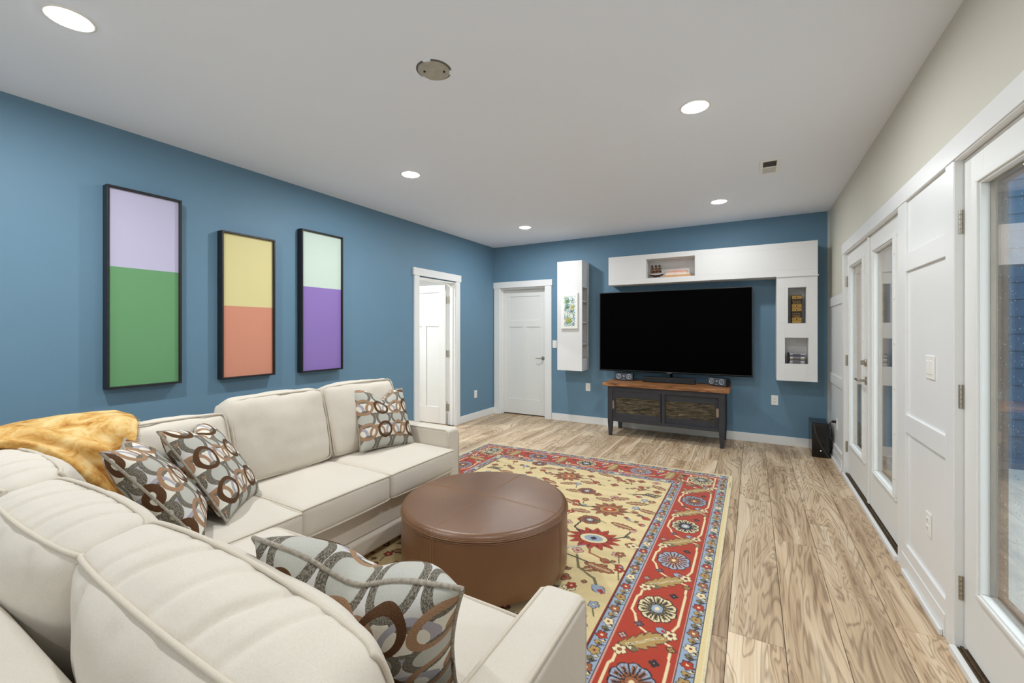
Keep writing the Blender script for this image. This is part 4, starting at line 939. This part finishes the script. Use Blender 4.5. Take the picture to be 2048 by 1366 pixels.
    for (x, y) in ((-.688, 3.60), (-2.29, 3.58)):
        s_ = 1 if x > -1.5 else -1
        stem([(x, y), (x-.08*s_, y+.03), (x-.16*s_, y+.0)], .016, dk)
        for q in range(6): stem([(x-.02*q*s_, y+.01), (x+.03-.02*q*s_, y+.07+.01*(q % 2))], .012, dk)
    for i, (x, y) in enumerate(((-.981, 3.452), (-.909, 3.584), (-.906, 2.957), (-.792, 2.972), (-.701, 2.586), (-.656, 2.726), (-.775, 3.081), (-.675, 3.189), (-.792, 2.372), (-.659, 2.42), (-.945, 2.511), (-.773, 2.485), (-1.121, 3.659), (-.792, 3.409), (-1.35, 3.6), (-1.6, 3.5), (-1.75, 3.75), (-2.05, 3.7), (-1.2, 3.95), (-.95, 3.9), (-.75, 3.95), (-1.45, 4.0), (-1.7, 4.02), (-2.2, 3.98), (-.72, 1.95), (-.85, 2.12), (-.72, 1.6), (-1.3, 3.15), (-1.5, 3.3), (-1.75, 3.35), (-1.15, 2.85), (-1.4, 2.9), (-1.6, 2.8), (-1.45, 2.65), (-1.2, 2.15), (-1.0, 1.75), (-2.0, 2.4), (-2.2, 2.85), (-1.9, 2.2))):
        k = i % 5
        if k == 0: flower(x, y, .036, 4, cream if i % 2 else pink, red)
        elif k == 1: sprig(x, y, .10, -.03, red, blue)
        elif k == 2: sprig(x, y, -.09, .05, rust, red)
        elif k == 3: leafm(x, y, .17, .034, -.2+.5*(i % 3), rust, cream, 5)
        else: flower(x, y, .03, 5, (red, rust, blue)[i % 3], cream); stem([(x, y-.03), (x+.02, y-.10)], .008, oliv)
    stem([(-.93, 2.46), (-.87, 2.33), (-.76, 2.27), (-.72, 2.20)], .016, oliv); bud(-.71, 2.185, .09, -.6, blue, red)
    stem([(-.99, 2.44), (-.84, 2.41)], .010, dk); leafm(-.77, 2.385, .19, .04, -.15, rust, cream, 5)
    taken = []
    for i in range(900):
        x, y = rs.uniform(RX0+.52, RX1-.5), rs.uniform(RYN+.52, 4.02)
        s_, xx, yy = local(x, y, .045, 0); w_ = C[s_]
        if w_.size == 0 or (np.abs(w_-yel).max(axis=-1) > .2).mean() > .16: continue
        k = i % 6
        if k == 0: leafm(x, y, .15, .032, rs.uniform(-.6, .6), (rust, oliv, red)[i % 3], cream, 5)
        elif k == 1: sprig(x, y, rs.uniform(-.1, .1), rs.uniform(-.06, .06), red, (blue, rust)[i % 2])
        elif k == 2: flower(x, y, .034, 4, (pink, cream, rust)[i % 3], red)
        elif k == 3: flower(x, y, .028, 5, (red, rust, blue)[(i//6) % 3], cream); stem([(x, y-.03), (x+rs.uniform(-.03, .03), y-.085)], .008, oliv)
        elif rs.random() < .5: flower(x, y, .014, 4, (red, rust, oliv, blue)[i % 4], cream)
        else: bud(x, y, .034, rs.uniform(0, 6.3), (rust, red, oliv)[i % 3], tan)
    # mesh
    Z = .0115+.0010*rs.random((ny+1, nx+1))
    co = np.stack([X, Y, Z], -1).reshape(-1, 3).astype(np.float32)
    idx = np.arange((ny+1)*(nx+1)).reshape(ny+1, nx+1)
    q = np.stack([idx[:-1, :-1], idx[1:, :-1], idx[1:, 1:], idx[:-1, 1:]], -1).reshape(-1).astype(np.int32)
    me = bpy.data.meshes.new('pile'); nf = nx*ny
    me.vertices.add(len(co)); me.vertices.foreach_set('co', (co-np.array([-1.486, 2.6, 0], np.float32)).ravel()); me.loops.add(nf*4); me.loops.foreach_set('vertex_index', q)
    me.polygons.add(nf); me.polygons.foreach_set('loop_start', np.arange(nf, dtype=np.int32)*4)
    try: me.polygons.foreach_set('loop_total', np.full(nf, 4, np.int32))
    except Exception: pass
    ca = me.color_attributes.new('wool', 'FLOAT_COLOR', 'POINT')
    rgba = np.concatenate([np.clip(C, 0, 1).reshape(-1, 3), np.ones((len(co), 1))], 1).astype(np.float32); ca.data.foreach_set('color', rgba.ravel())
    me.update(calc_edges=True)
    m, nt, N, L, B = nodes('knotted_wool'); at = N.new('ShaderNodeVertexColor'); at.layer_name = 'wool'; L.new(at.outputs[0], B.inputs['Base Color'])
    B.inputs['Roughness'].default_value = .95; B.inputs['Specular IOR Level'].default_value = .1; B.inputs['Sheen Weight'].default_value = .2
    me.materials.append(m)
    t = thing('oriental_rug', (-1.486, 2.6, 0), 'oriental rug with red flowered border and yellow field under the ottoman', 'rug')
    o = bpy.data.objects.new('pile', me); COL.objects.link(o); o.parent = t
    bk = MB(); bk.add([(RX0, RYN, .001), (RX1, RYN, .001), (RX1, yfar(RX1), .001), (RX0, yfar(RX0), .001), (RX0, RYN, .0112), (RX1, RYN, .0112), (RX1, yfar(RX1), .0112), (RX0, yfar(RX0), .0112)], [(0,3,2,1),(0,1,5,4),(1,2,6,5),(2,3,7,6),(3,0,4,7)])
    obj('backing', bk, M['fringe'], t)
    f = MB(); x = RX0
    while x < RX1:
        for ye, s in ((yfar(x), 1), (RYN, -1)):
            l = rs.uniform(.012, .03); j = rs.normal(0, .004); f.add([(x, ye-.002*s, .009), (x+.004, ye-.002*s, .009), (x+.003+j, ye+l*s, .003), (x+.001+j, ye+l*s, .003), (x+.002, ye-.002*s, .012)], [(0,1,2,3),(0,3,4),(4,2,1),(4,3,2)])
        x += .0075
    o = obj('fringe', f, M['fringe'], t); o['kind'] = 'stuff'; o['label'] = 'short cream fringe'
    sl = MB(); sm = MB(); sm.tube([(RX1+.004, RYN+(yfar(RX1)-RYN)*i/60, .0075+.001*(i % 2)) for i in range(61)], .006, 6); sl.tube([(RX0-.004, RYN+(yfar(RX0)-RYN)*i/60, .0075+.001*(i % 2)) for i in range(61)], .006, 6)
    for q_ in (sm, sl): o = obj('selvage', q_, M['fringe'], t, smooth=True); o['label'] = 'cream bound edge'
make_rug()

# ------------------------------------------------------------------ sofa
def cushion(name, parent, half, r, bul, xf, amp=.005, n=26, nz=None, seed=0, t=1, crease=None, welt=.0058, wl=(-1, 1), squash=None):
    """soft boxed cushion. half dims, corner radius, bulge per axis, xf: local->world matrix, t: thickness axis (welts run round its two faces)"""
    half = Vector(half); ns = nz or (n, n, n)
    def mp(p):
        q = Vector([p[i]*half[i] for i in range(3)]); inner = Vector([max(-(half[i]-r), min(half[i]-r, q[i])) for i in range(3)])
        d = q-inner
        if d.length > 1e-9: d = d.normalized()*r
        q = inner+d; u = [q[i]/half[i] for i in range(3)]; o = q.copy()
        for i in range(3):
            w = 1.0
            for j in range(3):
                if j != i: w *= max(0, 1-u[j]*u[j])**(.5 if i == t else .8)
            o[i] += bul[i]*u[i]*w
        if squash: o = squash(o, u)
        return o
    bm = bmesh.new(); cache = {}
    def vert(p):
        k = tuple(round(c, 5) for c in p)
        if k not in cache: cache[k] = (bm.verts.new(mp(p)), Vector(p))
        return cache[k][0]
    def ax(m): return [math.sin(math.pi/2*(2*i/m-1)) for i in range(m+1)]
    A = [ax(ns[0]), ax(ns[1]), ax(ns[2])]
    for a in range(3):
        b, c = (a+1) % 3, (a+2) % 3
        for s in (-1, 1):
            for i in range(ns[b]):
                for j in range(ns[c]):
                    quad = []
                    for (ii, jj) in ((i, j), (i+1, j), (i+1, j+1), (i, j+1)):
                        p = [0, 0, 0]; p[a] = s; p[b] = A[b][ii]; p[c] = A[c][jj]; quad.append(vert(p))
                    try: bm.faces.new(quad if s > 0 else quad[::-1])
                    except ValueError: pass
    bm.normal_update()
    off = Vector((seed*3.1, seed*1.7, seed*5.3)); disp = []
    for (v, p) in cache.values():
        c = v.co; dd = amp*noise.noise(c*5+off)+amp*.45*noise.noise(c*14+off)
        w = c+off; dd += amp*.6*(abs(noise.noise(Vector((w.x*9, w.y*2.5, w.z*3))))-.3)
        if crease: dd += crease(c, p)
        disp.append((v, v.normal*dd))
    for v, d in disp: v.co += d
    for v in bm.verts: v.co = xf @ v.co
    L = Vector(root_of(parent).location)
    for v in bm.verts: v.co -= L
    bmesh.ops.recalc_face_normals(bm, faces=bm.faces)
    me = bpy.data.meshes.new(name); bm.to_mesh(me); bm.free(); me.polygons.foreach_set('use_smooth', [True]*len(me.polygons)); me.materials.append(M['sofa'])
    o = bpy.data.objects.new(name, me); COL.objects.link(o); o.parent = parent
    b, c = [i for i in range(3) if i != t]; wt = MB()
    for s in wl:
        path = []; K = 22
        for (b0, c0, b1, c1) in ((-1,-1,1,-1),(1,-1,1,1),(1,1,-1,1),(-1,1,-1,-1)):
            for k in range(K):
                f = k/K; g = math.sin(math.pi/2*(2*f-1))*.5+.5; p = [0, 0, 0]; p[t] = s; p[b] = b0+(b1-b0)*g; p[c] = c0+(c1-c0)*g
                q = mp(p); q += Vector([q[i]/half[i]*0 for i in range(3)]); path.append(xf @ (q+Vector(p).normalized()*.0025))
        wt.tube(path, welt, 8, closed=True)
    w = obj('welt', wt, M['piping'], o, smooth=True)
    return o
sofa = thing('sectional_sofa', (-1.9, 1.2, 0), 'cream upholstered corner sectional sofa with loose back cushions', 'sofa')
def rbox(name, x0, x1, y0, y1, z0, z1, bev=.02, label=None):
    a = MB(); a.box(x0, x1, y0, y1, z0, z1); o = obj(name, a, M['sofa'], sofa, bevel=bev, seg=4)
    if label: o['label'] = label
    return o
SB = .018
rbox('base', -2.93, -1.985, .16, 2.57, .165, .335, .012); rbox('base', -1.99, -.54, .16, 1.115, .165, .335, .012)
rbox('base_rail', -2.93, -1.962, .16, 2.60, .055, .165, .022); rbox('base_rail', -1.97, -.52, .16, 1.138, .055, .165, .022)
rbox('back_frame', -2.97, -2.80, .12, 2.70, .06, .72, .03); rbox('back_frame', -2.80, -.41, .12, .305, .06, .715, .03)
# arms with piping
def arm(x0, x1, y0, y1, z1, run):
    a = MB(); a.box(x0, x1, y0, y1, .05, z1); o = obj('arm', a, M['sofa'], sofa, bevel=.028, seg=5)
    w = MB(); e = .009
    if run == 'x':   # long along x, front at x1
        for y in (y0+e, y1-e): w.tube([(x0+.05, y, z1-e+.004), (x1-.04, y, z1-e+.004), (x1-.014, y, z1-.018), (x1-.004, y, z1-.05), (x1-.003, y, .07)], .006, 8)
    else:
        for x in (x0+e, x1-e): w.tube([(x, y0+.05, z1-e+.004), (x, y1-.04, z1-e+.004), (x, y1-.014, z1-.018), (x, y1-.004, z1-.05), (x, y1-.003, .07)], .006, 8)
    obj('arm_piping', w, M['piping'], o, smooth=True)
arm(-2.92, -1.985, 2.565, 2.70, .622, 'x'); arm(-.545, -.41, .16, 1.172, .622, 'y')
for (x, y) in ((-2.88, 2.6), (-2.06, 2.6), (-2.88, .25), (-.6, .25), (-.6, 1.03), (-2.06, 1.4)):
    a = MB(); a.lathe([(.022, .013), (.03, .056)], (x, y, 0), 16); obj('leg', a, M['slot'], sofa)
I = Matrix.Identity(4)
def T_(x, y, z): return Matrix.Translation((x, y, z))
def Rx(a): return Matrix.Rotation(math.radians(a), 4, 'X')
def Ry(a): return Matrix.Rotation(math.radians(a), 4, 'Y')
def Rz(a): return Matrix.Rotation(math.radians(a), 4, 'Z')
seat_b = (.012, .010, .026)
def seat(x0, x1, y0, y1, seed, zc=.412):
    cushion('seat_cushion', sofa, ((x1-x0)/2, (y1-y0)/2, .076), .026, seat_b, T_((x0+x1)/2, (y0+y1)/2, zc), .004, 22, None, seed, t=2)
seat(-2.62, -1.925, 1.925, 2.562, 1); seat(-2.62, -1.925, 1.325, 1.922, 2); seat(-2.66, -1.895, .55, 1.318, 3)
seat(-1.88, -1.22, .42, 1.165, 4); seat(-1.215, -.548, .42, 1.168, 5)
# back cushions, left row (thickness along x) and near row (thickness along y)
def backL(y0, y1, seed, zt=.955, lean=14, xc=-2.60, th=.085):
    h = (zt-.485)/2+.005
    def cr(c, p):
        if p.x > .5: return -.004*max(0, math.sin(c.y*26+c.z*7+seed))**4
        return 0
    cushion('back_cushion', sofa, (th, (y1-y0)/2, h), .048, (.065, .022, .024), T_(xc, (y0+y1)/2, .485+h) @ Ry(-lean), .011, 26, None, seed, t=0, crease=cr)
backL(1.932, 2.575, 11, .962); backL(1.318, 1.925, 12, .955); backL(.60, 1.31, 13, .895)
def backN(x0, x1, seed, zt=.90, lean=11, yc=.475, th=.068, rot=0, bul=(.045, .10, .02), drop=0):
    h = (zt-.485)/2+.005
    cs = [(-.62+.31*i+.05*math.sin(i*2.3+seed)) for i in range(5)]
    hw = (x1-x0)/2
    def cr(c, p):
        d = 0
        if p.z > .9:
            for i, q in enumerate(cs): d -= (.0125 if i % 2 else .0075)*math.exp(-((c.x/hw-q-.12*c.y/th*0.6)/.032)**2)*max(0, 1-p.y*p.y)**.3
        elif p.y < -.2:
            d -= .008*max(0, math.sin(c.x*27+3*c.z+seed+2*noise.noise(Vector((c.x*4, c.z*5, seed)))))**6*max(0, (c.z/h-.05))
        return d
    cushion('back_cushion', sofa, (hw, th, h), .04, bul, T_((x0+x1)/2, yc, .485+h) @ Rx(lean) @ Rz(rot), .006, 30, (120, 34, 30), seed, t=1, crease=cr, squash=(lambda o, u: o+Vector((0, 0, -drop*max(0, u[2])*((u[0]+1)/2)**1.6))))
backN(-1.32, -.525, 21, .885, yc=.462, drop=.05); backN(-2.02, -1.33, 22, .872, yc=.468); backN(-2.60, -2.03, 23, .885, yc=.49)

# ------------------------------------------------------------------ ottoman
ox, oy, orad = -1.342, 2.074, .466
t = thing('round_ottoman', (ox, oy, 0), 'round brown leather ottoman standing on the rug', 'ottoman')
a = MB(); a.lathe([(.40, .068), (orad-.012, .068), (orad-.002, .078), (orad, .12), (orad+.003, .25), (orad, .368), (orad-.002, .38)], (ox, oy, 0), 96); obj('side_panel', a, M['leather'], t, smooth=True, auto=50)
a = MB(); prof = [(orad-.004, .378)]
for i in range(15):
    q = i/14*math.pi/2; prof.append((orad-.03+.034*math.cos(q), .385+.028*math.sin(q)))
for rr in (.40, .34, .27, .2, .13, .07, .03, .0006): prof.append((rr, .413+.012*(1-(rr/.44)**2)))
a.lathe(prof, (ox, oy, 0), 96, cap=False); tp = obj('top_cushion', a, M['leather'], t, smooth=True)
a = MB(); a.tube([(ox+(orad+.003)*math.cos(k*math.pi/48), oy+(orad+.003)*math.sin(k*math.pi/48), .381) for k in range(96)], .0045, 8, closed=True); obj('rim_welt', a, M['leather'], t, smooth=True)
a = MB()
def topz(r):
    if r > orad-.03: q = min(1, (r-orad+.03)/.034); return .385+.028*math.sqrt(max(0, 1-q*q))
    return .413+.012*(1-(r/.44)**2)
for (dx, dy) in ((1, 0), (0, 1)):
    for off in (-.006, .006):
        pts = []
        for i in range(49):
            s = math.sin((i/24-1)*math.pi/2)*(orad+.003); pts.append((ox+dx*s-dy*off, oy+dy*s+dx*off, topz(abs(s))+.0004))
        a.tube(pts, .0009, 5)
    for sg in (-1, 1):
        for off in (-.006, .006): a.tube([(ox+dx*sg*(orad+.0035)-dy*off, oy+dy*sg*(orad+.0035)+dx*off, z) for z in (.375, .3, .2, .12, .08)], .0009, 5)
for z in (.372, .389): a.tube([(ox+(orad+.0035)*math.cos(k*math.pi/48), oy+(orad+.0035)*math.sin(k*math.pi/48), z) for k in range(96)], .0012, 5, closed=True)
o = obj('stitching', a, M['stitch'], t); o['label'] = 'tan seam stitching'
for q in (35, 125, 215, 292):
    x, y = ox+.36*math.cos(math.radians(q)), oy+.36*math.sin(math.radians(q)); a = MB(); a.lathe([(.020, .0126), (.028, .069)], (x, y, 0), 16); obj('leg', a, M['amber'], t)

# ------------------------------------------------------------------ throw pillows
def pillow_parts(root, s, T, chop, seed, cw=.28, sh=0):
    n = 44
    def outline(u, v):
        x = s*u*(1-.075*(1-v*v)); z = s*v*(1-.075*(1-u*u))
        z -= chop*math.exp(-(u/cw)**2)*max(0, (v+.35)/1.35)**2.0; x += sh*z
        return x, z
    def face(sg):
        a = MB()
        def fn(i, j):
            u = math.sin((i*2-1)*math.pi/2); v = math.sin((j*2-1)*math.pi/2); x, z = outline(u, v)
            th = T*max(0, (1-u**4)*(1-v**4))**.55*(1-.25*(u*u+v*v)/2)
            th *= 1+.35*chop/.1*(-math.exp(-(u/.3)**2)*max(0, v)+.35*max(0, -v)); p = Vector((x, 0, z))
            th += .006*noise.noise(Vector((x*9+seed, z*9, sg*3.0)))*max(0, 1-max(abs(u), abs(v))**6)
            return (x, -sg*th, z)
        a.grid(fn, n, n); o = obj('front_cover' if sg > 0 else 'back_cover', a, M['rings'], root, smooth=True, local=True)
        uvl = o.data.uv_layers.new(name='UVMap'); k = np.zeros(len(o.data.loops), np.int32); o.data.loops.foreach_get('vertex_index', k)
        g = np.array([((math.sin((i/n*2-1)*math.pi/2))*s+seed*.37, (math.sin((j/n*2-1)*math.pi/2))*s+seed*.21+sg) for j in range(n+1) for i in range(n+1)], np.float32)
        uvl.data.foreach_set('uv', g[k].ravel()); return o
    f = face(1); face(-1)
    w = MB(); path = []
    for (a0, b0, a1, b1) in ((-1,-1,1,-1),(1,-1,1,1),(1,1,-1,1),(-1,1,-1,-1)):
        for k in range(26):
            q = math.sin(math.pi/2*(2*k/26-1))*.5+.5; x, z = outline(a0+(a1-a0)*q, b0+(b1-b0)*q); path.append((x*1.005, 0, z*1.005))
    w.tube(path, .0052, 8, closed=True); obj('welt', w, M['welt'], root, smooth=True, local=True)
def pillow(label, c, wdir, udir, s, T, chop, seed, cw=.28, sh=0):
    t = thing('throw_pillow', (0, 0, 0), label, 'pillow', 'ring patterned throw pillows')
    pillow_parts(t, s, T, chop, seed, cw, sh)
    w = Vector(wdir).normalized(); u = Vector(udir); u = (u-w*u.dot(w)).normalized(); n = w.cross(u)   # local -y faces out = normal
    R = Matrix((w, -(-w.cross(u))*-1 if False else u.cross(w)*-1, u)).transposed()
    yv = u.cross(w)  # right handed: x=w, z=u, y=z cross x
    R = Matrix(((w.x, yv.x, u.x), (w.y, yv.y, u.y), (w.z, yv.z, u.z)))
    t.matrix_world = Matrix.Translation(c) @ R.to_4x4(); return t
def corners(TL, TR, BR, BL):
    TL, TR, BR, BL = map(Vector, (TL, TR, BR, BL)); return (TL+TR+BR+BL)/4, (TR-TL+BR-BL), (TL+TR-BR-BL)
c, w, u = corners((-2.551, 2.134, .945), (-2.475, 2.586, .90), (-2.28, 2.514, .492), (-2.356, 2.062, .534))
pillow('ring patterned pillow against the far arm of the sofa', c, w, u, .23, .085, .075, 1, .34)
c, w, u = corners((-2.26, .87, .93), (-2.60, 1.22, .88), (-2.37, 1.38, .47), (-2.02, 1.03, .525))
pillow('ring patterned pillow in the sofa corner, the one farther from the velvet throw', c, w, u, .245, .078, .055, 2)
c, w, u = corners((-2.017, .61, .935), (-2.462, .829, .885), (-2.287, 1.075, .49), (-1.842, .857, .545))
pillow('ring patterned pillow in the sofa corner, beside the golden throw', c, w, u, .245, .078, .055, 3)
pillow('ring patterned pillow on the near seat, by the near arm', Vector((-.80, .705, .69)), (.522, .097, -.015), (.174, -.186, .36), .252, .105, .07, 4, .35, .24)

# ------------------------------------------------------------------ velvet throw over the sofa corner
t = thing('velvet_throw', (-2.6, .7, .5), 'golden crushed velvet throw draped over the sofa corner', 'throw')
CT = [  # rows from behind the back cushion, over its top, down the front into the seat; columns from the near corner towards the far pillow side
 [(-2.99, .20, .70), (-2.99, .38, .72), (-2.99, .56, .74), (-2.985, .74, .75), (-2.98, .90, .76)],
 [(-2.93, .20, .86), (-2.93, .38, .90), (-2.93, .56, .93), (-2.92, .74, .945), (-2.91, .91, .94)],
 [(-2.80, .24, .915), (-2.80, .42, .945), (-2.80, .59, .965), (-2.79, .76, .972), (-2.77, .93, .962)],
 [(-2.66, .36, .925), (-2.64, .50, .94), (-2.62, .63, .945), (-2.60, .77, .945), (-2.585, .91, .94)],
 [(-2.54, .55, .88), (-2.53, .61, .87), (-2.515, .69, .865), (-2.505, .78, .865), (-2.50, .87, .86)],
 [(-2.46, .66, .76), (-2.45, .69, .755), (-2.44, .74, .75), (-2.43, .79, .75), (-2.42, .84, .745)],
 [(-2.40, .72, .64), (-2.39, .745, .635), (-2.38, .78, .63), (-2.365, .81, .63), (-2.355, .845, .63)],
 [(-2.36, .78, .545), (-2.34, .80, .542), (-2.325, .83, .54), (-2.31, .855, .54), (-2.295, .885, .54)],
]
def catmull(P, t):
    n = len(P)-1; x = t*n; i = min(int(x), n-1); f = x-i; p = [P[max(0, min(n, i+k))] for k in (-1, 0, 1, 2)]
    return p[1]*(1) + (p[2]-p[0])*(.5*f) + (p[0]*2-p[1]*5+p[2]*4-p[3])*(.5*f*f) + (p[1]*3-p[0]-p[2]*3+p[3])*(.5*f**3)
CV = [[Vector(p) for p in r] for r in CT]
def sheet(u, v, off=0):
    p = catmull([catmull(r, u) for r in CV], v); p = p-Vector((0, 0, .022*min(1, max(0, (.62-v)/.2))))
    du = catmull([catmull(r, min(1, u+.01)) for r in CV], v)-catmull([catmull(r, max(0, u-.01)) for r in CV], v)
    dv = catmull([catmull(r, u) for r in CV], min(1, v+.01))-catmull([catmull(r, u) for r in CV], max(0, v-.01))
    n = du.cross(dv); n.normalize()
    if n.z < 0 and v < .6: n = -n
    if v >= .6 and n.x < 0: n = -n
    fold = .5+.5*math.sin(17*(u*.85+(1-v)*.8)+1.6*noise.noise(Vector((u*2, v*3, 1))))
    k = .008+.028*fold**1.5*min(1, max(0, (v-.22)/.22))+.007*noise.noise(Vector((u*6, v*9, 4)))
    return p+n*(k+.004+off)
a = MB(); a.grid(lambda u, v: sheet(u, v), 70, 110); o = obj('blanket', a, M['velvet'], t, smooth=True)
sd = o.modifiers.new('thickness', 'SOLIDIFY'); sd.thickness = .007; sd.offset = 1
a = MB()
for i in range(60):
    p = sheet(i/59, 1); q = p+Vector((rnd.uniform(.0, .02), rnd.uniform(-.006, .012), -rnd.uniform(.004, .02))); a.tube([p, (p+q)/2+Vector((.004, 0, .003)), q], .0018, 4)
for i in range(60):
    p = sheet(1, .35+.65*i/59); q = p+Vector((rnd.uniform(-.004, .01), rnd.uniform(.004, .014), rnd.uniform(-.006, .004))); a.tube([p, q], .0016, 4)
o = obj('fringe', a, M['velvet'], t); o['kind'] = 'stuff'
